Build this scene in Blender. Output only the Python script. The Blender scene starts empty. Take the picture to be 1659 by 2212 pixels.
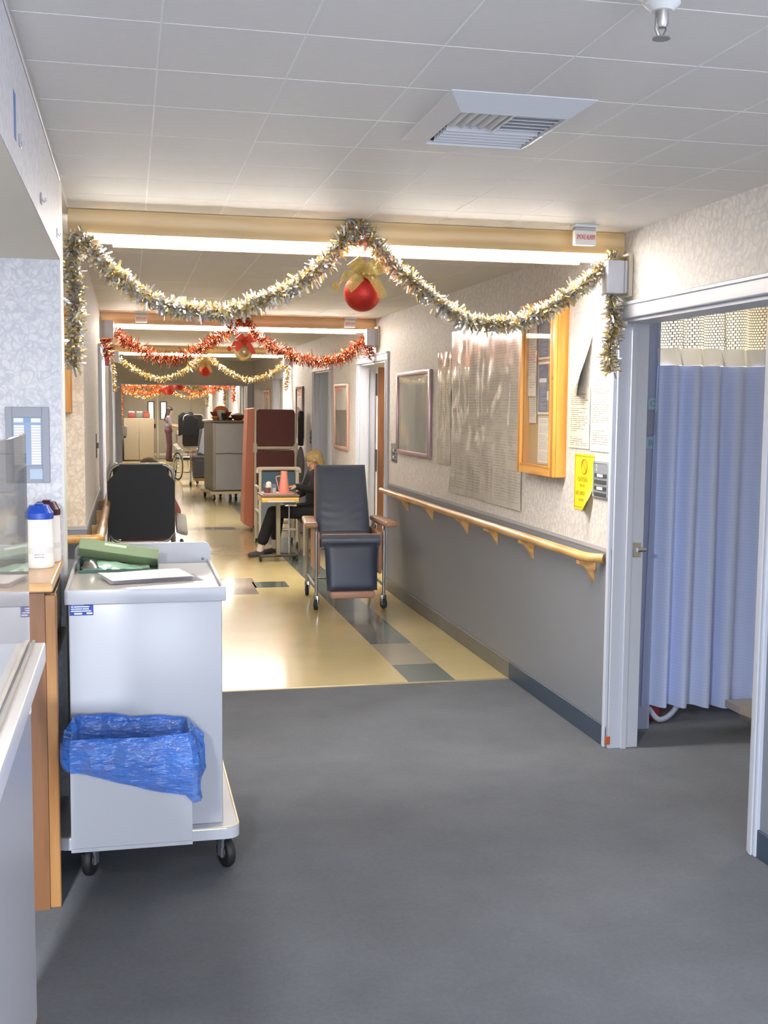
import bpy, bmesh, math, random
from mathutils import Vector, Matrix, Quaternion, noise as mnoise
random.seed(7)
PI = math.pi
SC = bpy.context.scene
COL = SC.collection
# ------------------------------------------------------------------ camera
CAM_YAW, CAM_PITCH, CAM_ROLL, CAM_F = 0.221721545, 0.0930904547, 0.00881112733, 2441.90573   # focal length in pixels of 1659 x 2212
CAM_H = 1.635
def make_camera():
    fw = Vector((math.sin(CAM_YAW)*math.cos(CAM_PITCH), math.cos(CAM_YAW)*math.cos(CAM_PITCH), -math.sin(CAM_PITCH)))
    r0 = fw.cross(Vector((0, 0, 1))).normalized(); u0 = r0.cross(fw)
    r = math.cos(CAM_ROLL)*r0 + math.sin(CAM_ROLL)*u0
    u = -math.sin(CAM_ROLL)*r0 + math.cos(CAM_ROLL)*u0
    cd = bpy.data.cameras.new('camera'); co = bpy.data.objects.new('camera', cd); COL.objects.link(co)
    m = Matrix((r, u, -fw)).transposed().to_4x4(); m.translation = (0, 0, CAM_H)
    co.matrix_world = m
    cd.sensor_fit = 'VERTICAL'; cd.sensor_height = 36.0; cd.lens = CAM_F*36.0/2212.0
    cd.clip_start = 0.05; cd.clip_end = 200
    SC.camera = co
make_camera()
# ------------------------------------------------------------------ world, exposure, large lights
SC.view_settings.view_transform = 'Standard'; SC.view_settings.look = 'None'
SC.view_settings.gamma = 1.0; SC.view_settings.use_curve_mapping = False
SC.view_settings.exposure = 1.06
W = bpy.data.worlds.new('world'); SC.world = W; W.use_nodes = True
W.node_tree.nodes['Background'].inputs[0].default_value = (0.74, 0.79, 0.94, 1)
W.node_tree.nodes['Background'].inputs[1].default_value = 2.15
SC.cycles.max_bounces = 14; SC.cycles.diffuse_bounces = 10; SC.cycles.transparent_max_bounces = 16; SC.cycles.sample_clamp_indirect = 8.0
def area(name, loc, rot, sx, sy, power, color):
    l = bpy.data.lights.new(name, 'AREA'); l.shape = 'RECTANGLE'; l.size = sx; l.size_y = sy
    l.energy = power; l.color = color
    o = bpy.data.objects.new(name, l); COL.objects.link(o); o.location = loc; o.rotation_euler = rot
    return o
# added unseen fills behind and overhead, lamp in the nurses' station, room windows
area('daylight_fill', (0.9, -3.6, 1.5), (math.radians(90), 0, 0), 2.6, 1.8, 60, (0.78, 0.87, 1.0))
area('overhead_fill', (1.0, 0.2, 2.42), (0, 0, 0), 1.2, 0.6, 18, (0.95, 0.97, 1.0))
area('station_light', (-0.80, 0.3, 2.13), (0, 0, 0), 0.2, 0.3, 150, (0.95, 0.97, 1.0))
area('ward_window_light', (4.9, 6.3, 1.6), (math.radians(90), 0, math.radians(90)), 2.0, 1.4, 95, (1.0, 0.95, 0.85))
# ------------------------------------------------------------------ materials
def lin(h):
    h = h.lstrip('#'); v = [int(h[i:i+2], 16)/255 for i in (0, 2, 4)]
    return tuple(c/12.92 if c <= 0.04045 else ((c+0.055)/1.055)**2.4 for c in v) + (1,)
def newmat(name):
    m = bpy.data.materials.new(name); m.use_nodes = True
    return m, m.node_tree, m.node_tree.nodes['Principled BSDF']
def nd(t, kind, **kw):
    n = t.nodes.new(kind)
    for k, v in kw.items(): setattr(n, k, v)
    return n
def setin(t, sock, v):
    if hasattr(v, 'is_output'): t.links.new(v, sock)
    elif v is not None: sock.default_value = v
def ma(t, op, a, b=None, c=None):
    n = nd(t, 'ShaderNodeMath', operation=op)
    for i, v in enumerate((a, b, c)):
        if v is not None: setin(t, n.inputs[i], v)
    return n.outputs[0]
def mixc(t, f, a, b):
    n = nd(t, 'ShaderNodeMix', data_type='RGBA')
    setin(t, n.inputs[0], f); setin(t, n.inputs[6], a); setin(t, n.inputs[7], b)
    return n.outputs[2]
def texnoise(t, vec, scale, detail=3, rough=0.5):
    n = nd(t, 'ShaderNodeTexNoise'); n.inputs['Scale'].default_value = scale; n.inputs['Detail'].default_value = detail; n.inputs['Roughness'].default_value = rough
    if vec is not None: t.links.new(vec, n.inputs['Vector'])
    return n.outputs[0]
def objco(t, sx=1, sy=1, sz=1, src='Object'):
    c = nd(t, 'ShaderNodeTexCoord'); m = nd(t, 'ShaderNodeMapping'); m.inputs['Scale'].default_value = (sx, sy, sz)
    t.links.new(c.outputs[src], m.inputs['Vector']); return m.outputs[0]
def addbump(t, b, h, strength, dist=0.002):
    n = nd(t, 'ShaderNodeBump'); n.inputs['Strength'].default_value = strength; n.inputs['Distance'].default_value = dist
    t.links.new(h, n.inputs['Height']); t.links.new(n.outputs[0], b.inputs['Normal'])
MATS = {}
def M(name, hexc, rough=0.5, metal=0.0, var=None, bump=None, coat=0.0, trans=0.0, alpha=1.0, emit=0.0, spec=0.5, sheen=0.0, sss=0.0):
    """plain material with slight noise variation: var=(scale, hex2, amount), bump=(scale, strength)"""
    if name in MATS: return MATS[name]
    m, t, b = newmat(name); c = lin(hexc)
    b.inputs['Base Color'].default_value = c; b.inputs['Roughness'].default_value = rough; b.inputs['Metallic'].default_value = metal
    b.inputs['Coat Weight'].default_value = coat; b.inputs['Coat Roughness'].default_value = 0.08
    b.inputs['Transmission Weight'].default_value = trans; b.inputs['Alpha'].default_value = alpha; b.inputs['Specular IOR Level'].default_value = spec
    b.inputs['Sheen Weight'].default_value = sheen
    if emit: b.inputs['Emission Color'].default_value = c; b.inputs['Emission Strength'].default_value = emit
    v = objco(t)
    if var is None: var = (9.0, None, 0.10)
    h2 = lin(var[1]) if var[1] else tuple(x*0.85 for x in c[:3]) + (1,)
    f = ma(t, 'MULTIPLY', texnoise(t, v, var[0], 4), var[2]*1.6)
    t.links.new(mixc(t, f, c, h2), b.inputs['Base Color'])
    if bump: addbump(t, b, texnoise(t, v, bump[0], 4), bump[1])
    MATS[name] = m; return m
def wood(name, c1, c2, axis='z', scale=1.0, rough=0.35, coat=0.3):
    if name in MATS: return MATS[name]
    m, t, b = newmat(name); s = [14*scale]*3; s['xyz'.index(axis)] = 1.1*scale
    v = objco(t, *s); n = texnoise(t, v, 2.2, 5, 0.6)
    wv = nd(t, 'ShaderNodeTexWave', wave_type='RINGS'); wv.inputs['Scale'].default_value = 0.55; wv.inputs['Distortion'].default_value = 7; wv.inputs['Detail'].default_value = 3
    t.links.new(v, wv.inputs['Vector'])
    f = ma(t, 'ADD', ma(t, 'MULTIPLY', n, 0.7), ma(t, 'MULTIPLY', wv.outputs[1], 0.3))
    r = nd(t, 'ShaderNodeValToRGB'); r.color_ramp.elements[0].position = 0.3; r.color_ramp.elements[0].color = lin(c2); r.color_ramp.elements[1].position = 0.66; r.color_ramp.elements[1].color = lin(c1)
    t.links.new(f, r.inputs[0]); t.links.new(r.outputs[0], b.inputs['Base Color'])
    b.inputs['Roughness'].default_value = rough; b.inputs['Coat Weight'].default_value = coat; b.inputs['Coat Roughness'].default_value = 0.15
    addbump(t, b, f, 0.12, 0.001)
    MATS[name] = m; return m
def wallpaper(name, c1, c2, amt, scale=1.0):
    if name in MATS: return MATS[name]
    m, t, b = newmat(name); v = objco(t, 1, 1, 1)
    nn = nd(t, 'ShaderNodeTexNoise'); nn.inputs['Scale'].default_value = 9*scale; nn.inputs['Detail'].default_value = 2; t.links.new(v, nn.inputs['Vector'])
    vm = nd(t, 'ShaderNodeVectorMath', operation='MULTIPLY_ADD'); t.links.new(nn.outputs[1], vm.inputs[0]); vm.inputs[1].default_value = (0.14/scale,)*3; t.links.new(v, vm.inputs[2])
    vo = nd(t, 'ShaderNodeTexVoronoi', feature='DISTANCE_TO_EDGE'); vo.inputs['Scale'].default_value = 24*scale; t.links.new(vm.outputs[0], vo.inputs['Vector'])
    wv = nd(t, 'ShaderNodeTexWave', wave_type='RINGS'); wv.inputs['Scale'].default_value = 7*scale; wv.inputs['Distortion'].default_value = 9; wv.inputs['Detail'].default_value = 2; wv.inputs['Detail Scale'].default_value = 2.2
    t.links.new(v, wv.inputs['Vector'])
    a = ma(t, 'LESS_THAN', vo.outputs[0], 0.13); c = ma(t, 'GREATER_THAN', wv.outputs[1], 0.55)
    f = ma(t, 'MULTIPLY', ma(t, 'ADD', ma(t, 'MULTIPLY', a, 0.6), ma(t, 'MULTIPLY', c, 0.4)), amt)
    t.links.new(mixc(t, f, lin(c1), lin(c2)), b.inputs['Base Color']); b.inputs['Roughness'].default_value = 0.6; b.inputs['Specular IOR Level'].default_value = 0.3
    addbump(t, b, ma(t, 'ADD', a, c), 0.15, 0.0006)
    MATS[name] = m; return m
def printed(name, base, ink, lines, cols=1, dens=0.5, marg=0.07, amt=0.75, rough=0.5, seed=0.0, freq=26.0, coat=0.0, lo=0.32, hi=0.68):
    """paper with rows of illegible small print, laid out on the sheet's own UV"""
    if name in MATS: return MATS[name]
    m, t, b = newmat(name); tc = nd(t, 'ShaderNodeTexCoord'); sp = nd(t, 'ShaderNodeSeparateXYZ'); t.links.new(tc.outputs['UV'], sp.inputs[0])
    u, v = sp.outputs[0], sp.outputs[1]
    vl = ma(t, 'MULTIPLY', v, float(lines)); fl = ma(t, 'FLOOR', vl); fr = ma(t, 'FRACT', vl)
    inline = ma(t, 'MULTIPLY', ma(t, 'GREATER_THAN', fr, lo), ma(t, 'LESS_THAN', fr, hi))
    uc = ma(t, 'MULTIPLY', u, float(cols)); cu = ma(t, 'FRACT', uc); ci = ma(t, 'FLOOR', uc)
    wn = nd(t, 'ShaderNodeTexWhiteNoise', noise_dimensions='2D'); cx = nd(t, 'ShaderNodeCombineXYZ'); t.links.new(fl, cx.inputs[0]); t.links.new(ma(t, 'ADD', ci, seed+3.7), cx.inputs[1]); t.links.new(cx.outputs[0], wn.inputs['Vector'])
    end = ma(t, 'SUBTRACT', 1-marg, ma(t, 'MULTIPLY', ma(t, 'POWER', wn.outputs[0], 3.0), 0.55))
    incol = ma(t, 'MULTIPLY', ma(t, 'GREATER_THAN', cu, marg), ma(t, 'LESS_THAN', cu, end))
    cv = nd(t, 'ShaderNodeCombineXYZ'); t.links.new(ma(t, 'MULTIPLY', u, freq*cols), cv.inputs[0]); t.links.new(ma(t, 'MULTIPLY', fl, 3.71), cv.inputs[1]); cv.inputs[2].default_value = seed
    words = ma(t, 'GREATER_THAN', texnoise(t, cv.outputs[0], 1.0, 1), 0.62-0.3*dens)
    cp = nd(t, 'ShaderNodeCombineXYZ'); t.links.new(ma(t, 'MULTIPLY', fl, 0.23), cp.inputs[0]); t.links.new(ma(t, 'MULTIPLY', ci, 9.1), cp.inputs[1]); cp.inputs[2].default_value = seed+5
    para = ma(t, 'GREATER_THAN', texnoise(t, cp.outputs[0], 1.0, 0), 0.40)
    edge = ma(t, 'MULTIPLY', ma(t, 'GREATER_THAN', v, 0.03), ma(t, 'LESS_THAN', v, 0.96))
    f = inline
    for x in (incol, words, para, edge): f = ma(t, 'MULTIPLY', f, x)
    t.links.new(mixc(t, ma(t, 'MULTIPLY', f, amt), lin(base), lin(ink)), b.inputs['Base Color'])
    b.inputs['Roughness'].default_value = rough; b.inputs['Coat Weight'].default_value = coat; b.inputs['Coat Roughness'].default_value = 0.06
    MATS[name] = m; return m
def foil(name, cols, rough=0.22):
    if name in MATS: return MATS[name]
    m, t, b = newmat(name); g = nd(t, 'ShaderNodeNewGeometry'); r = nd(t, 'ShaderNodeValToRGB'); r.color_ramp.interpolation = 'CONSTANT'
    e = r.color_ramp.elements
    while len(e) < len(cols): e.new(0.5)
    for i, c in enumerate(cols): e[i].position = i/len(cols); e[i].color = lin(c)
    t.links.new(g.outputs['Random Per Island'], r.inputs[0]); t.links.new(r.outputs[0], b.inputs['Base Color'])
    b.inputs['Metallic'].default_value = 0.7; b.inputs['Roughness'].default_value = rough
    MATS[name] = m; return m
def emitter(name, color, strength):
    m, t, b = newmat(name); b.inputs['Base Color'].default_value = (0.9, 0.9, 0.88, 1)
    b.inputs['Emission Color'].default_value = (*color, 1); b.inputs['Emission Strength'].default_value = strength
    MATS[name] = m; return m
def glassy(name, tint, rough=0.02, mixf=0.9):
    m, t, b = newmat(name); b.inputs['Base Color'].default_value = lin(tint); b.inputs['Roughness'].default_value = rough; b.inputs['Alpha'].default_value = 1-mixf
    b.inputs['Specular IOR Level'].default_value = 0.6
    g = nd(t, 'ShaderNodeBsdfGlossy'); g.inputs['Roughness'].default_value = rough; tr = nd(t, 'ShaderNodeBsdfTransparent')
    fz0 = nd(t, 'ShaderNodeFresnel'); fz0.inputs[0].default_value = 1.45; ge = nd(t, 'ShaderNodeNewGeometry'); fz = ma(t, 'MULTIPLY', fz0.outputs[0], ma(t, 'SUBTRACT', 1.0, ge.outputs['Backfacing'])); a = nd(t, 'ShaderNodeMixShader'); d = nd(t, 'ShaderNodeMixShader')
    df = nd(t, 'ShaderNodeBsdfDiffuse'); df.inputs[0].default_value = lin(tint); d.inputs[0].default_value = mixf
    t.links.new(df.outputs[0], d.inputs[1]); t.links.new(tr.outputs[0], d.inputs[2])
    t.links.new(fz, a.inputs[0]); t.links.new(d.outputs[0], a.inputs[1]); t.links.new(g.outputs[0], a.inputs[2])
    t.links.new(a.outputs[0], t.nodes['Material Output'].inputs[0])
    MATS[name] = m; return m
WP_R = wallpaper('wallpaper_right', '#d2cec9', '#aeacb1', 0.6)
WP_L = wallpaper('wallpaper_left', '#d8d8da', '#a9aebd', 0.5, 1.5)
DADO = M('dado_paint', '#7e838d', 0.42, var=(3, '#747984', 0.25), bump=(160, 0.05))
NAVYBASE = M('navy_vinyl_base', '#3c4a5c', 0.45)
GREYBASE = M('grey_vinyl_base', '#777571', 0.5, var=(5, '#5c5a57', 0.4))
TRIM = M('door_trim_paint', '#bdc2ce', 0.42, var=(3, '#b0b6c4', 0.25))
WHITEP = M('white_laminate', '#cfcdd0', 0.35)
CREAM = M('cream_paint', '#dcd6c6', 0.55)
CEIL = M('ceiling_tile', '#e4e2df', 0.62, var=(30, '#dad8d5', 0.3), bump=(220, 0.18), spec=0.35)
JOINT = M('ceiling_joint', '#ffffff', 0.6, var=(9, '#ffffff', 0.1))
OAK = wood('honey_oak', '#d59c45', '#ad6f25', 'z')
OAKY = wood('honey_oak_level', '#d59c45', '#ad6f25', 'y')
BEAMW = wood('pale_oak_laminate', '#d3bd93', '#b99c6c', 'x', 0.6, 0.45, 0.15)
RAILW = wood('maple_handrail', '#d0a569', '#b58648', 'y', 1.0, 0.35, 0.4)
RAILX = wood('maple_handrail_end', '#d0a569', '#b58648', 'x', 1.0, 0.35, 0.4)
SHADEW = wood('counter_oak_shaded', '#7d5434', '#5e3c22', 'z', 0.9, 0.45, 0.2)  # counter oak darkened to carry the half wall's shade in its colour
DARKW = wood('dark_walnut', '#5d4634', '#3c2c20', 'y', 1.0, 0.4, 0.2)
BROWND = wood('brown_door_veneer', '#7c5235', '#5d3a24', 'z', 0.8, 0.45, 0.2)
CHROME = M('chrome', '#c9cbcf', 0.18, 1.0, var=(9, None, 0.05))
STEEL = M('brushed_steel', '#b4b5bc', 0.38, 0.3, var=(6, '#a3a4aa', 0.4), bump=(60, 0.04))
STEELS = M('steel_side', '#8f8b7d', 0.5, 0.6)
GREYM = M('grey_metal', '#a6a49f', 0.35, 0.7)
BLACKR = M('black_rubber', '#202123', 0.6)
BLACKP = M('black_plastic', '#1b1b1d', 0.4)
WHITEM = M('white_plastic', '#dcdcdc', 0.35)
CART = M('cart_enamel', '#b3b6bd', 0.28, var=(2, '#acafb8', 0.3))
TRAYM = M('cart_tray', '#bdb9b6', 0.25, coat=0.3)
PVC = M('pvc_pipe', '#d6cdb8', 0.35)
NAVYV = M('navy_vinyl', '#333c53', 0.38, var=(6, '#2d3444', 0.3), bump=(90, 0.05))
STEELV = M('slate_vinyl', '#5a6274', 0.36, var=(6, '#535a6a', 0.3), bump=(90, 0.05))
TANV = M('tan_vinyl', '#b98d78', 0.45)
DARKN = M('black_navy_canvas', '#262b33', 0.6, var=(8, '#1f242b', 0.5), bump=(40, 0.1))
GLASS = glassy('window_glass', '#e8eef0', 0.02, 0.97)
PLEXI = glassy('plexiglass', '#b9bcc0', 0.03, 0.72)
REDF = M('red_glitter', '#a01812', 0.42, 0.45, var=(300, '#d8402e', 0.5), bump=(400, 0.3))
GOLDB = M('gold_satin', '#b9a274', 0.3, 0.8, var=(200, '#d9c9a0', 0.4))
SKIN = M('skin', '#c99b7f', 0.5, sss=0.1)
PAPER = M('plain_paper', '#e6e4de', 0.6)
INK = M('dark_ink', '#3c3a38', 0.6)
REDINK = M('red_ink', '#d8442e', 0.55)
LAMP = emitter('fluorescent_lens', (1.0, 0.93, 0.84), 50.0)
# ------------------------------------------------------------------ geometry helpers
class G:
    def __init__(s):
        s.bm = bmesh.new(); s.uv = s.bm.loops.layers.uv.new('UVMap')
    def box(s, x0, x1, y0, y1, z0, z1, bev=0.0, seg=2, mat=None):
        r = bmesh.ops.create_cube(s.bm, size=1.0); vs = r['verts']
        for v in vs: v.co = Vector(((x0+x1)/2+v.co.x*(x1-x0), (y0+y1)/2+v.co.y*(y1-y0), (z0+z1)/2+v.co.z*(z1-z0)))
        if mat is not None:
            for v in vs: v.co = mat @ v.co
        if bev > 0:
            es = list({e for v in vs for e in v.link_edges})
            bmesh.ops.bevel(s.bm, geom=es, offset=bev, segments=seg, affect='EDGES', profile=0.5)
        return s
    def tube(s, pts, r, n=8, closed=False, cap=True):
        pts = [Vector(p) for p in pts]; N = len(pts); rs = r if isinstance(r, (list, tuple)) else [r]*N
        rings = []; t0 = None; nrm = None
        for i, p in enumerate(pts):
            if closed: t = (pts[(i+1) % N]-pts[i-1])
            else: t = pts[min(i+1, N-1)]-pts[max(i-1, 0)]
            t.normalize()
            if nrm is None:
                nrm = t.orthogonal().normalized()
            else:
                q = t0.rotation_difference(t); nrm = (q @ nrm); nrm = (nrm - t*nrm.dot(t)).normalized()
            t0 = t; b = t.cross(nrm)
            rings.append([s.bm.verts.new(p+rs[i]*(math.cos(2*PI*k/n)*nrm+math.sin(2*PI*k/n)*b)) for k in range(n)])
        for i in range(N if closed else N-1):
            a, b = rings[i], rings[(i+1) % N]
            for k in range(n): s.bm.faces.new((a[k], a[(k+1) % n], b[(k+1) % n], b[k]))
        if cap and not closed:
            s.bm.faces.new(rings[0][::-1]); s.bm.faces.new(rings[-1])
        return s
    def cyl(s, p0, p1, r, n=16, r1=None):
        return s.tube([p0, p1], [r, r if r1 is None else r1], n)
    def lathe(s, prof, c=(0, 0, 0), n=24, axis='z'):
        rings = []
        for (r, z) in prof:
            row = []
            for k in range(n):
                a = 2*PI*k/n; p = (r*math.cos(a), r*math.sin(a), z)
                if axis == 'x': p = (p[2], p[0], p[1])
                elif axis == 'y': p = (p[0], p[2], p[1])
                row.append(s.bm.verts.new((p[0]+c[0], p[1]+c[1], p[2]+c[2])))
            rings.append(row)
        for a, b in zip(rings, rings[1:]):
            for k in range(n): s.bm.faces.new((a[k], a[(k+1) % n], b[(k+1) % n], b[k]))
        for rg in (rings[0], rings[-1]):
            try: s.bm.faces.new(rg)
            except Exception: pass
        return s
    def prism(s, poly, axis, a0, a1):
        """poly of 2-D points in the plane across axis"""
        def P(p, a):
            return {'x': (a, p[0], p[1]), 'y': (p[0], a, p[1]), 'z': (p[0], p[1], a)}[axis]
        A = [s.bm.verts.new(P(p, a0)) for p in poly]; B = [s.bm.verts.new(P(p, a1)) for p in poly]
        n = len(poly); s.bm.faces.new(A); s.bm.faces.new(B[::-1])
        for k in range(n): s.bm.faces.new((A[k], B[k], B[(k+1) % n], A[(k+1) % n]))
        return s
    def grid(s, fn, nu, nv, thick=None):
        vs = [[s.bm.verts.new(fn(i/nu, j/nv)) for j in range(nv+1)] for i in range(nu+1)]
        for i in range(nu):
            for j in range(nv):
                f = s.bm.faces.new((vs[i][j], vs[i+1][j], vs[i+1][j+1], vs[i][j+1]))
                for l, (a, b) in zip(f.loops, ((i, j), (i+1, j), (i+1, j+1), (i, j+1))): l[s.uv].uv = (a/nu, b/nv)
        return s
    def ball(s, c, r, seg=16, sc=(1, 1, 1)):
        rr = bmesh.ops.create_uvsphere(s.bm, u_segments=seg, v_segments=max(6, seg*2//3), radius=r)
        for v in rr['verts']: v.co = Vector((c[0]+v.co.x*sc[0], c[1]+v.co.y*sc[1], c[2]+v.co.z*sc[2]))
        return s
    def xf(s, m):
        for v in s.bm.verts: v.co = m @ v.co
        return s
    def mesh(s, name, mat, smooth=True, solid=0.0):
        bm = s.bm
        if solid:
            bmesh.ops.solidify(bm, geom=list(bm.faces), thickness=solid)
        bmesh.ops.recalc_face_normals(bm, faces=list(bm.faces))
        if smooth:
            for f in bm.faces: f.smooth = True
            for e in bm.edges:
                if len(e.link_faces) == 2 and e.calc_face_angle(0) > 0.65: e.smooth = False
        me = bpy.data.meshes.new(name); bm.to_mesh(me); bm.free()
        me.materials.append(mat); return me
def link(name, data, parent=None):
    o = bpy.data.objects.new(name, data); COL.objects.link(o)
    if parent is not None: o.parent = parent
    return o
def tag(o, label=None, cat=None, group=None, kind=None):
    if label: o['label'] = label
    if cat: o['category'] = cat
    if group: o['group'] = group
    if kind: o['kind'] = kind
    return o
def thing(name, label, cat, loc=(0, 0, 0), rz=0.0, group=None):
    o = link(name, None); o.empty_display_size = 0.1; o.location = loc; o.rotation_euler = (0, 0, rz)
    return tag(o, label, cat, group)
def part(name, g, mat, parent, label=None, smooth=True, solid=0.0, kind=None):
    o = link(name, g.mesh(name, mat, smooth, solid) if isinstance(g, G) else g, parent)
    return tag(o, label, kind=kind)
def solo(name, g, mat, label, cat, group=None, smooth=True, solid=0.0):
    return tag(link(name, g.mesh(name, mat, smooth, solid)), label, cat, group)
def struct(name, g, mat, parent=None, label=None):
    o = link(name, g.mesh(name, mat, False) if isinstance(g, G) else g, parent)
    return tag(o, label, kind='structure' if parent is None else None)
def sgroup(name, label=None):
    return tag(link(name, None), label, kind='structure')
def copy_tree(o, parent=None):
    c = o.copy(); COL.objects.link(c); c.parent = parent
    for ch in list(o.children): copy_tree(ch, c)
    return c
def lettering(body, size, mat, parent, m, name='lettering', extrude=0.0004, align='CENTER', sx=1.0):
    """flat print: text made into a mesh, placed by matrix m"""
    cu = bpy.data.curves.new('lettering', 'FONT'); cu.body = body; cu.size = size; cu.align_x = align; cu.align_y = 'CENTER'; cu.extrude = extrude; cu.resolution_u = 2
    o = bpy.data.objects.new('tmp', cu); COL.objects.link(o)
    dg = bpy.context.evaluated_depsgraph_get(); me = bpy.data.meshes.new_from_object(o.evaluated_get(dg))
    bpy.data.objects.remove(o); bpy.data.curves.remove(cu)
    me.transform(m @ Matrix.Diagonal((sx, 1, 1, 1))); me.name = name
    me.materials.clear(); me.materials.append(mat)
    return link(name, me, parent)
def face_minus_x(x, y, z):   # text on the right wall, read from the corridor: its right is -Y
    return Matrix.Translation((x, y, z)) @ Matrix(((0, 0, -1, 0), (-1, 0, 0, 0), (0, 1, 0, 0), (0, 0, 0, 1)))
def face_minus_y(x, y, z):
    return Matrix.Translation((x, y, z)) @ Matrix(((1, 0, 0, 0), (0, 0, -1, 0), (0, 1, 0, 0), (0, 0, 0, 1)))
def rrect(w, h, r, n=5):
    """rounded rectangle outline centred on 0"""
    pts = []
    for cx, cy, a0 in ((w/2-r, h/2-r, 0), (-w/2+r, h/2-r, PI/2), (-w/2+r, -h/2+r, PI), (w/2-r, -h/2+r, 1.5*PI)):
        for k in range(n+1): a = a0+PI/2*k/n; pts.append((cx+r*math.cos(a), cy+r*math.sin(a)))
    return pts
def arc(pts, r=0.05, n=5):
    """round the corners of an open polyline"""
    P = [Vector(p) for p in pts]; out = [P[0]]
    for a, b, c in zip(P, P[1:], P[2:]):
        d0 = (a-b); d1 = (c-b); rr = min(r, d0.length*0.49, d1.length*0.49); p0 = b+d0.normalized()*rr; p1 = b+d1.normalized()*rr
        for k in range(n+1):
            t = k/n; out.append((1-t)**2*p0+2*t*(1-t)*b+t*t*p1)
    out.append(P[-1]); return out
# ------------------------------------------------------------------ the shell
XL, XR, ZC, WT = -0.24, 2.238, 2.44, 0.15
YE = 35.0; YV = 6.40
CARPET = None
def carpet_mat():
    m, t, b = newmat('carpet'); v = objco(t)
    n1 = texnoise(t, v, 2.2, 4, 0.6); n2 = texnoise(t, v, 420, 2, 0.7); n3 = texnoise(t, v, 60, 3, 0.6)
    f = ma(t, 'ADD', ma(t, 'MULTIPLY', n1, 0.45), ma(t, 'ADD', ma(t, 'MULTIPLY', n2, 0.5), ma(t, 'MULTIPLY', n3, 0.25)))
    r = nd(t, 'ShaderNodeValToRGB'); r.color_ramp.elements[0].position = 0.35; r.color_ramp.elements[0].color = lin('#3e4249'); r.color_ramp.elements[1].position = 0.85; r.color_ramp.elements[1].color = lin('#63676f')
    t.links.new(f, r.inputs[0]); t.links.new(r.outputs[0], b.inputs['Base Color']); b.inputs['Roughness'].default_value = 0.95; b.inputs['Specular IOR Level'].default_value = 0.1; b.inputs['Sheen Weight'].default_value = 0.15
    addbump(t, b, n2, 0.5, 0.004); return m
def vinyl_mat(name, c1, c2, rough=0.22):
    m, t, b = newmat(name); v = objco(t); n = texnoise(t, v, 1.3, 4, 0.6); n2 = texnoise(t, v, 90, 3)
    f = ma(t, 'ADD', ma(t, 'MULTIPLY', n, 0.7), ma(t, 'MULTIPLY', n2, 0.3))
    r = nd(t, 'ShaderNodeValToRGB'); r.color_ramp.elements[0].position = 0.35; r.color_ramp.elements[0].color = lin(c2); r.color_ramp.elements[1].position = 0.65; r.color_ramp.elements[1].color = lin(c1)
    t.links.new(f, r.inputs[0]); t.links.new(r.outputs[0], b.inputs['Base Color']); b.inputs['Roughness'].default_value = rough; b.inputs['Coat Weight'].default_value = 0.5; b.inputs['Coat Roughness'].default_value = 0.1
    addbump(t, b, texnoise(t, objco(t, 3, 1.2, 1), 2.5, 2), 0.18, 0.004); MATS[name] = m; return m
CARPETM = carpet_mat(); VINYL = vinyl_mat('cream_vinyl', '#cbb986', '#bdab78')
VGREEN = vinyl_mat('green_vinyl', '#66716c', '#57625f'); VTAUPE = vinyl_mat('taupe_vinyl', '#a39c88', '#948d7a'); VDARK = vinyl_mat('dark_vinyl', '#56605d', '#495350'); VGREY = vinyl_mat('grey_vinyl', '#8d8a7e', '#7d7b70')
struct('floor', G().box(-3.6, 5.2, -4.0, YV, -0.05, 0.0), CARPETM, label='grey blue carpet in the foreground')
fl2 = struct('floor', G().box(-3.6, 5.2, YV, 37, -0.05, 0.0), VINYL, label='glossy cream vinyl floor of the long corridor')
struct('trim_1', G().box(XL, XR, YV-0.018, YV+0.008, 0, 0.004), M('metal_edge_strip', '#b9ad8c', 0.4, 0.6))
def ftile(x0, x1, y0, y1, m): part('tile', G().box(x0, x1, y0, y1, 0.0, 0.0009), m, fl2, smooth=False)
for y0, y1, m in ((6.412, 6.87, VGREEN), (6.872, 7.508, VTAUPE)): ftile(1.607, 1.896, y0, y1, m)
yy = 7.51; k = 0
while yy < 21.5:
    ftile(1.607, 1.896, yy, yy+0.638, VDARK if k % 3 else VGREEN); yy += 0.64; k += 1
ftile(0.47, 0.776, 9.735, 10.06, VDARK); ftile(0.778, 1.087, 9.735, 10.06, VDARK); ftile(0.778, 1.105, 10.062, 10.40, VTAUPE); ftile(0.47, 0.776, 10.062, 10.40, VGREY)
ftile(0.778, 1.12, 10.402, 10.65, VGREY); ftile(1.089, 1.400, 10.07, 10.40, VDARK)
for a, b in ((14.9, 0.75), (14.9, 1.06), (20.2, 0.85)): ftile(b, b+0.3, a, a+0.32, VDARK)
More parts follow.
